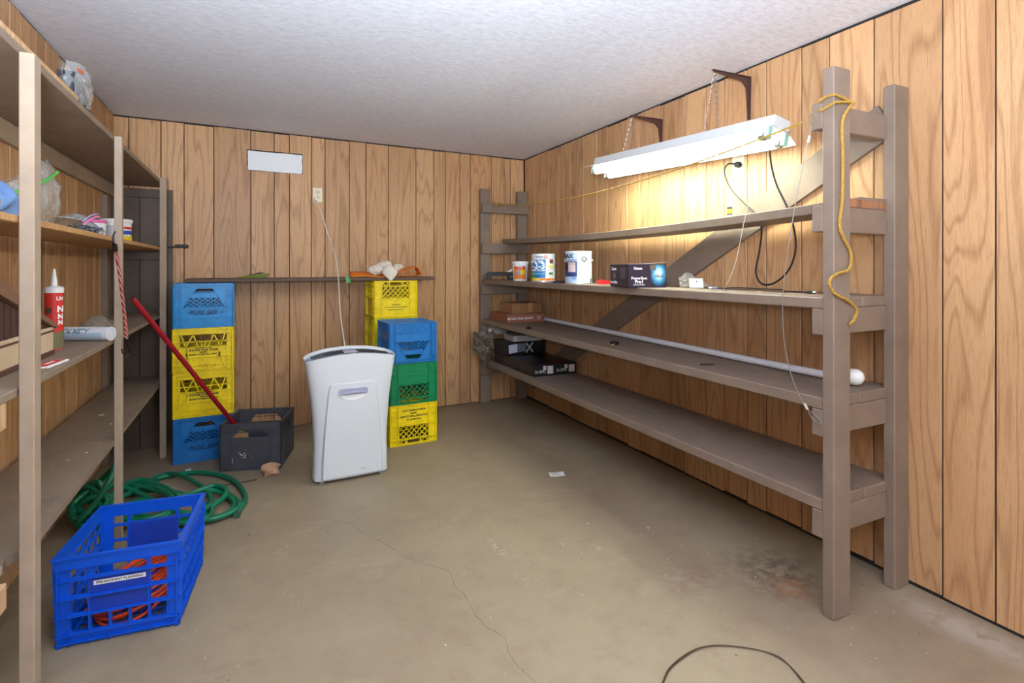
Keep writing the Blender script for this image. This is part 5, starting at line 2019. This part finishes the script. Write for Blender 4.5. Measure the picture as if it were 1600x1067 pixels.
M_WIRE = plain('steel_cable', (126, 122, 116), .45, .3)
cb_ = [(1267, 196), (1265, 212), (1258, 240), (1246, 300), (1236, 360), (1227, 420), (1223, 470), (1224, 520), (1232, 570), (1246, 612), (1262, 640)]
pts = [RF.wpx(x, y, lx=-.470) for x, y in cb_]
o_ = pts[0].copy()
t = thing('steel_cable', 'thin steel cable with looped ends hanging down the front of the rack', 'cable', o_)
MB().tube([p - o_ for p in spline(pts, 8)], .0016, 6).build('cable', M_WIRE, t, True)
for a, seq in ((pts[0], [(1267, 196), (1263, 188), (1266, 180), (1271, 182), (1270, 192)]), (pts[-1], [(1262, 640), (1270, 646), (1279, 653), (1283, 661), (1276, 660), (1268, 652)])):
    MB().tube([p - o_ for p in spline([RF.wpx(x, y, lx=-.470) for x, y in seq], 5, closed=True)], .0015, 6, closed=True).build('eye_loop', M_WIRE, t, True)
for a, b in ((1, 2), (-1, -2)):
    p0, p1 = pts[a] - o_, pts[b] - o_
    d = (p1 - p0).normalized()
    MB().tube([p0, p0 + d * .022], .0045, 8).build('ferrule', plain('pale_ferrule', (200, 198, 192), .4, .3), t, True)

pts = [RF.wpx(x, y, lx=l) for x, y, l in ((1184, 250, -.285), (1176, 290, -.28), (1163, 345, -.275), (1155, 385, -.272), (1148, 415, -.265), (1140, 435, -.25), (1131, 446, -.22))]
pts[-1].z = SH2 + .002
o_ = pts[0].copy()
tag(MB().tube([p - o_ for p in spline(pts, 8)], .0013, 5).build('pull_string', plain('white_string', (226, 220, 206), .6), None, True, loc=o_), 'white pull string hanging from the lamp to the lit shelf', 'string')

# ------------------------------------------------------------------ things on the left rack
def lcol(px, lx):
    return LF.px(px, 400, lx=lx).y


# bagged black article on the top shelf
ly = lcol(116, .262)
c = LF.w(.262, ly, LS1 + .0005)
t = thing('clear_bag', 'clear plastic bag with a black article and orange label on the top shelf', 'bag', c, (0, 0, -LF.phi + math.pi / 2))
# local x runs along the shelf to the back, local y toward the wall (negative y = room side)
MB().prism([(-.11, 0), (.105, 0), (.05, .050), (-.03, .074), (-.10, .084)], lambda u, v, t_: (u, t_, v + .002), -.022, .02).build('black_article', plain('black_rubber', (34, 36, 40), .5), t)
rq = random.Random(25)
jit = {}


def bag_fn(side):
    def f(u, v):
        x = -.125 + .27 * u
        top_ = .100 + .035 * math.sin(2.2 * u + .2) - .05 * max(0, u - .72) * 3
        z = .002 + v * top_
        bul = math.sin(math.pi * u) ** .6 * math.sin(math.pi * min(v * .62 + .16, 1))
        return (x + cr_(round(u * 10), round(v * 8), .004), side * (.034 * bul + .001) - .004 + cr_(round(u * 10) + 60 * side, round(v * 8), .006), z)
    return f


MB().grid(bag_fn(-1), 10, 8).grid(bag_fn(1), 10, 8).build('bag_film', clear_plastic('thin_film', (235, 240, 242), .10), t, 'all')
MB().prism([(-.105, .088), (-.035, .094), (-.035, .105), (-.107, .098)], lambda u, v, t_: (u, t_, v), -.034, -.0335).build('orange_label', plain('orange_print', (232, 104, 50), .5), t)

# freezer bags
M_ZIP = plain('zip_green', (84, 206, 84), .4)
ly = lcol(40, .165)
c = LF.w(.165, ly, LS2 + .0005)
t = thing('freezer_bag', 'large clear freezer bag with a green zip, blue cloth inside', 'bag', c, (0, 0, -LF.phi + math.pi / 2))
jit = {}


def zb(side):
    def f(u, v):
        x = -.28 + .52 * u
        top_ = .075 + .165 * min(u / .85, 1) ** 1.2 - .05 * max(0, u - .85) / .15
        bul = math.sin(math.pi * min(max(u, .02), .98)) ** .5 * math.sin(math.pi * min(v * .85 + .12, 1))
        return (x + cr_(round(u * 14), round(v * 8), .006), side * (.065 * bul) + cr_(round(u * 14) + 50 * side, round(v * 8), .010), .002 + v * top_)
    return f


MB().grid(zb(-1), 14, 8).grid(zb(1), 14, 8).build('bag_film', clear_plastic('freezer_film', (220, 232, 232), .13), t, 'all')
mb = MB()
ed = [(-.28 + .52 * u, -.030 - .020 * math.sin(u * 3), .002 + .86 * (.075 + .165 * min(u / .85, 1) ** 1.2)) for u in [i / 14 for i in range(12)]]
mb.tube(ed, .0045, 6)
mb.build('zip_strip', M_ZIP, t, True)
mb = MB()
rb_ = random.Random(4)
mb.grid(lambda u, v: (-.30 + .24 * u, -.052 * math.cos((v - .5) * 2.6) + .012 * math.sin(9 * u + 5 * v) + .01, .004 + .105 * (.5 + .5 * math.sin((v - .5) * math.pi)) * math.sin(math.pi * min(u + .25, 1) * .8) + .010 * math.sin(13 * u - 4 * v)), 22, 12)
mb.build('blue_cloth', plain('blue_cloth', (120, 158, 214), .7, var=.2, nscale=12), t, True)

ly = lcol(122, .225)
c = LF.w(.225, ly, LS2 + .0005)
t = thing('freezer_bag', 'smaller sandwich bag with a pink zip and dark bits, lying by the tubs', 'bag', c, (0, 0, -LF.phi + math.pi / 2))
jit = {}
MB().grid(lambda u, v: (-.20 + .36 * u + cr_(round(u * 12), round(v * 7), .004), -.055 + .10 * v, .003 + .055 * math.sin(math.pi * (u * .9 + .05)) * math.sin(math.pi * (v * .8 + .15)) + cr_(round(u * 12) + 90, round(v * 7), .006) + .045 * max(0, .55 - u)), 12, 7).build('bag_film', clear_plastic('sandwich_film', (206, 214, 214), .32), t, 'all')
MB().tube([(-.17, -.056, .022), (-.10, -.057, .044), (-.03, -.057, .058), (.03, -.056, .064)], .0035, 6).build('zip_strip', plain('zip_pink', (232, 130, 190), .4), t, True)
MB().tube([(-.17, -.054, .032), (-.10, -.055, .055), (-.03, -.055, .068), (.02, -.054, .073)], .003, 6).build('zip_lip', plain('zip_lilac', (170, 160, 214), .4), t, True)
mb = MB()
for i in range(40):
    x, y, z = rb_.uniform(-.12, .13), rb_.uniform(-.045, .02), rb_.uniform(.004, .022)
    mb.box(-.012, .012, -.003, .003, -.003, .003, Matrix.Translation((x, y, z)) @ Matrix.Rotation(rb_.uniform(0, 3), 4, 'Z') @ Matrix.Rotation(rb_.uniform(-.5, .5), 4, 'Y'))
mb.build('dark_bits', plain('dark_bits', (58, 66, 70), .5), t)['kind'] = 'stuff'

t, R_, H = pail(148, .15, 30, 31, LS2, 'white tub with a pink lid and blue label beside the sandwich bag', 'filler_tub', 'tub', frame=LF, lid=plain('pink_lid', (226, 110, 176), .4), taper=.1)
patch(MB(), R_ * .945, -.1, .75, H * .16, H * .62, .0022).build('label', plain('royal_label', (40, 76, 170), .45), t)
patch(MB(), R_ * .955, .35, .62, H * .32, H * .50, .0030).build('label_patch', WHITE, t)
t, R_, H = pail(181, .165, 42, 37, LS2, 'white tub with a red, blue and yellow label behind the second upright', 'filler_tub', 'tub', frame=LF, lid=plain('white_lid', (232, 234, 234), .4), taper=.08)
patch(MB(), R_ * .955, -1.2, .35, H * .1, H * .72, .0020).build('print_panel', plain('print_grey', (186, 190, 196), .5), t)
for a, b, m_ in ((.08, .30, M_YEL), (.36, .52, plain('royal_label', (40, 76, 170), .45)), (.58, .68, M_RED)):
    patch(MB(), R_ * .96, .45, 1.35, H * a, H * b, .0022).build('label_band', m_, t)

# model house
hy = 1.80
c = LF.w(.118, hy, LS3 + .0005)
t = thing('model_house', 'miniature wooden house with cream walls, brown trim and a steep brown roof', 'model house', c, (0, 0, -LF.phi + math.pi / 2))
M_CREAM = plain('cream_veneer', (214, 190, 158), .6, var=.06, nscale=40)
M_BTRIM = plain('brown_trim', (92, 60, 48), .55)
M_BROOF = plain('roof_veneer', (136, 100, 78), .6, var=.1, nscale=30)
hw_, hd_ = .475, .082
MB().box(-hw_, hw_, -hd_, hd_, .010, .092, None, .0015).build('wall_block', M_CREAM, t)
MB().box(-hw_ + .002, hw_ - .002, -hd_ - .004, hd_ + .004, 0, .016, None, .001).build('base_band', M_BTRIM, t)
MB().box(-hw_ - .001, hw_ + .001, -hd_ - .0015, hd_ + .0015, .076, .082).build('trim_band', M_BTRIM, t)
# gable in dark upright slats
zr_ = .232
k = 0
slat_n = 42
for i in range(slat_n):
    xa = -hw_ + .02 + (2 * hw_ - .04) * i / slat_n
    xb = xa + (2 * hw_ - .04) / slat_n - .0025
    ha = .092 + (zr_ - .092) * (1 - abs(xa) / hw_)
    hb_ = .092 + (zr_ - .092) * (1 - abs(xb) / hw_)
    MB().prism([(xa, .092), (xb, .092), (xb, hb_ - .006), (xa, ha - .006)], lambda u, v, t_: (u, t_, v), -hd_ + .006 + .002 * (i % 2), hd_ - .006).build('gable_slat', plain('dark_slats', (82, 56, 46), .65, var=.2, nscale=90), t)
for s_ in (-1, 1):
    MB().prism([(0, zr_), (s_ * (hw_ + .012), .086), (s_ * (hw_ + .012), .098), (0, zr_ + .042)] if s_ < 0 else [(0, zr_ + .042), (hw_ + .012, .098), (hw_ + .012, .086), (0, zr_)], lambda u, v, t_: (u, t_, v), -hd_ - .006, hd_ + .006).build('roof_slope', M_BROOF, t)

# red caulking tube
ly = lcol(84.5, .165)
c = LF.w(.165, ly, LS3)
ht = (HC - LS3) - 2 * depth(c) / F
t = thing('caulk_tube', 'upright red adhesive tube with a white nozzle behind the model house', 'caulk tube', c, (0, 0, facing(c)))
s_ = ht / .285
MB().lathe([(.0265, .0), (.0265, .206 * s_)], 28).build('cartridge', M_RED, t, True)
patch(MB(), .0265, -1.5, 1.5, .004, .05 * s_, top=.07 * s_).build('lower_print', plain('olive_print', (110, 104, 70), .5), t)
MB().lathe([(.0272, .200 * s_), (.0275, .204 * s_), (.0275, .218 * s_), (.024, .221 * s_), (.012, .224 * s_)], 28).build('collar', plain('white_lid', (232, 234, 234), .4), t, True)
MB().lathe([(.0098, .222 * s_), (.0085, .245 * s_), (.0045, .278 * s_), (.0035, .285 * s_)], 16).build('nozzle', plain('white_nozzle', (236, 238, 240), .35), t, True)
text('LN', .018, WHITE, t, (0, 0, .180 * s_), (0, 1, 0), (0, 0, 1), wrap=(.0272, .62), bold=.0006)
for i, zz in enumerate((.142, .116, .095)):
    text('N', (.030, .024, .021)[i], WHITE, t, (0, 0, zz * s_), (0, 1, 0), (0, 0, 1), wrap=(.0272, .70), bold=.0012)
patch(MB(), .0265, -.95, -.25, .128 * s_, .150 * s_).build('small_picture', plain('dark_print2', (80, 60, 56), .5), t)

# white caulk tube lying upside down, its end toward the room
pb = LF.w(.295, lcol(174, .295), LS3 + .0275)
ax_ = Vector((CS, -SN, 0))
pa = pb - ax_ * .225
t = thing('caulk_tube', 'white caulking tube lying on its side with upside down blue lettering', 'caulk tube', pa, (0, 0, math.atan2(ax_.y, ax_.x)))
Lc = min((pb - pa).length, .3)
p0_ = (pb - pa).length - Lc
MB().tube([(p0_, 0, 0), (p0_ + Lc, 0, 0)], .0270, 32).build('cartridge', plain('white_tube', (222, 224, 228), .4), t, True)
MB().tube([(p0_ + Lc - .001, 0, 0), (p0_ + Lc + .001, 0, 0)], .0245, 24).build('end_plunger', plain('plunger_white', (196, 198, 202), .5), t, True)
MB().tube([(p0_ - .008, 0, 0), (p0_, 0, 0)], [.008, .011], 12).build('nozzle', plain('white_nozzle', (236, 238, 240), .35), t, True)


def round_print(s_, size, mat, xc, ang, name='lettering', bold=0.0):
    """print along a horizontal tube, upside down as it lies"""
    o = text(s_, size, mat, t, (0, 0, 0), (1, 0, 0), (0, 1, 0), name=name, bold=bold, ext=.0003)
    for v in o.data.vertices:
        x, y, z = v.co
        a = ang - y / .0270
        v.co = Vector((xc - x, -(.0274 + z) * math.cos(a), (.0274 + z) * math.sin(a)))
    return o


round_print('ALEX PLUS', .026, plain('teal_print', (24, 130, 160), .5), p0_ + Lc - .135, .55, bold=.0008)
mb = MB()
for i in range(8):
    a0_, a1_ = -.62 + i * .11, -.62 + (i + 1) * .11
    xs = (p0_ + .02, p0_ + Lc - .02)
    mb.add([(x, -.0273 * math.cos(a), .0273 * math.sin(a)) for a in (a0_, a1_) for x in xs], [(0, 1, 3, 2)])
mb.build('pale_blue_panel', plain('pale_blue_print', (176, 204, 220), .5), t)

ly = lcol(140, .185)
c = LF.w(.185, ly + .13, LS3 + .0005)
t = thing('plastic_sleeve', 'crinkled clear plastic sleeve lying behind the white caulking tube', 'packaging', c, (0, 0, -LF.phi + math.pi / 2))
jit = {}
rq = random.Random(44)
MB().grid(lambda u, v: (-.16 + .34 * u, -.06 + .13 * v + cr_(round(u * 12), round(v * 7), .008), .004 + .075 * math.sin(math.pi * (u * .94 + .03)) ** .7 * math.sin(math.pi * (v * .9 + .05)) + cr_(round(u * 12) + 50, round(v * 7), .008) * math.sin(math.pi * v)), 12, 7).build('film', clear_plastic('grey_film', (176, 168, 158), .40), t, 'all')

c = LF.w(.258, lcol(80, .258), LS3 + .0005)
t = thing('blister_card', 'small red and white blister card half under the model house', 'packet', c, (0, 0, -LF.phi + math.pi / 2 - .1))
MB().box(-.075, .06, -.022, .018, 0, .006, None, .001).build('card', WHITE, t)
MB().box(-.072, .05, -.016, .016, .0062, .0070).build('red_print', M_RED, t)
text('SEALANT', .014, WHITE, t, (-.01, .0, .0072), (1, 0, 0), (0, 1, 0))

# bungee cord hooked on the second upright
tm = NT('bungee_weave')
gw_ = tm.n('ShaderNodeTexWave', {'Vector': tm.coord('Object', (1, 1, 1)), 'Scale': 46.0, 'Distortion': 0.0}, bands_direction='DIAGONAL').outputs[1]
gw2 = tm.n('ShaderNodeTexWave', {'Vector': tm.coord('Object', (-1, -1, 1)), 'Scale': 46.0, 'Distortion': 0.0}, bands_direction='DIAGONAL').outputs[1]
tm.base(tm.mix(tm.mask(tm.math('MULTIPLY', gw_, gw2), .42, .5), lin((150, 42, 40)), lin((224, 206, 196))))
tm.set(Roughness=.7)
bp = [(179, 384), (182, 396), (187, 430), (192, 470), (196, 505), (198, 530)]
pts = [LF.wpx(x, y, lx=.338) for x, y in bp]
o_ = pts[0].copy()
t = thing('bungee_cord', 'red and white bungee cord hanging from the second upright', 'bungee cord', o_)
MB().tube([p - o_ for p in spline(pts, 6)], .0058, 8).build('elastic_cord', tm.m, t, True)
M_HOOK = plain('black_hook', (40, 32, 32), .4, .4)
hk = [(179, 386), (177, 378), (177, 368), (180, 362)]
MB().tube([LF.wpx(x, y, lx=.336) - o_ for x, y in hk], [.005, .0045, .0028, .0025], 7).build('hook', M_HOOK, t, True)
MB().tube([LF.wpx(x, y, lx=.338) - o_ for x, y in ((179, 382), (180, 392))], .0085, 8).build('crimp', M_HOOK, t, True)
MB().tube([LF.wpx(x, y, lx=.338) - o_ for x, y in ((198, 528), (199, 538))], .0085, 8).build('crimp', M_HOOK, t, True)
MB().tube([LF.wpx(x, y, lx=.338) - o_ for x, y in ((199, 536), (203, 548), (202, 554), (195, 557), (191, 550), (190, 545))], .0024, 7).build('hook', M_HOOK, t, True)

# black lever clamp sticking out of the rack end
pa, pb = ony(252, 387, 3.99), ony(294, 384, 3.99)
mc = (pa + pb) / 2
c = Vector((mc.x, 3.99, LS2 + .0005))
t = thing('clamp_bar', 'short black bar clamp resting on the shelf end by the corner upright', 'clamp', c)
hl = (pb.x - pa.x) / 2
MB().box(-hl - .05, hl, -.010, .010, 0, .010, None, .002).build('bar', M_BLK, t)
MB().box(.0, hl + .002, -.014, .014, .0, .022, None, .004).build('grip', plain('black_grip', (34, 32, 34), .6), t)
# dust and plaster flakes on the lowest shelf
mb = MB()
rk = random.Random(77)
for i in range(46):
    x, y = rk.uniform(.05, .28), rk.uniform(1.85, 3.9)
    q = LF.w(x, y, LS4 + .0004)
    r = rk.uniform(.001, .004) * (1 if i % 9 else 4)
    a = rk.uniform(0, 3)
    ca, sa = math.cos(a) * r, math.sin(a) * r * .7
    mb.add([(q.x + ca, q.y + sa, q.z), (q.x - sa, q.y + ca * .5, q.z), (q.x - ca, q.y - sa, q.z), (q.x + sa, q.y - ca * .5, q.z), (q.x, q.y, q.z + r * .35)], [(0, 1, 4), (1, 2, 4), (2, 3, 4), (3, 0, 4), (3, 2, 1, 0)])
g_ = tag(mb.build('plaster_flakes', plain('plaster_flake', (206, 200, 190), .8)), 'pale plaster flakes scattered on the lowest plywood shelf', 'flakes')
g_['kind'] = 'stuff'
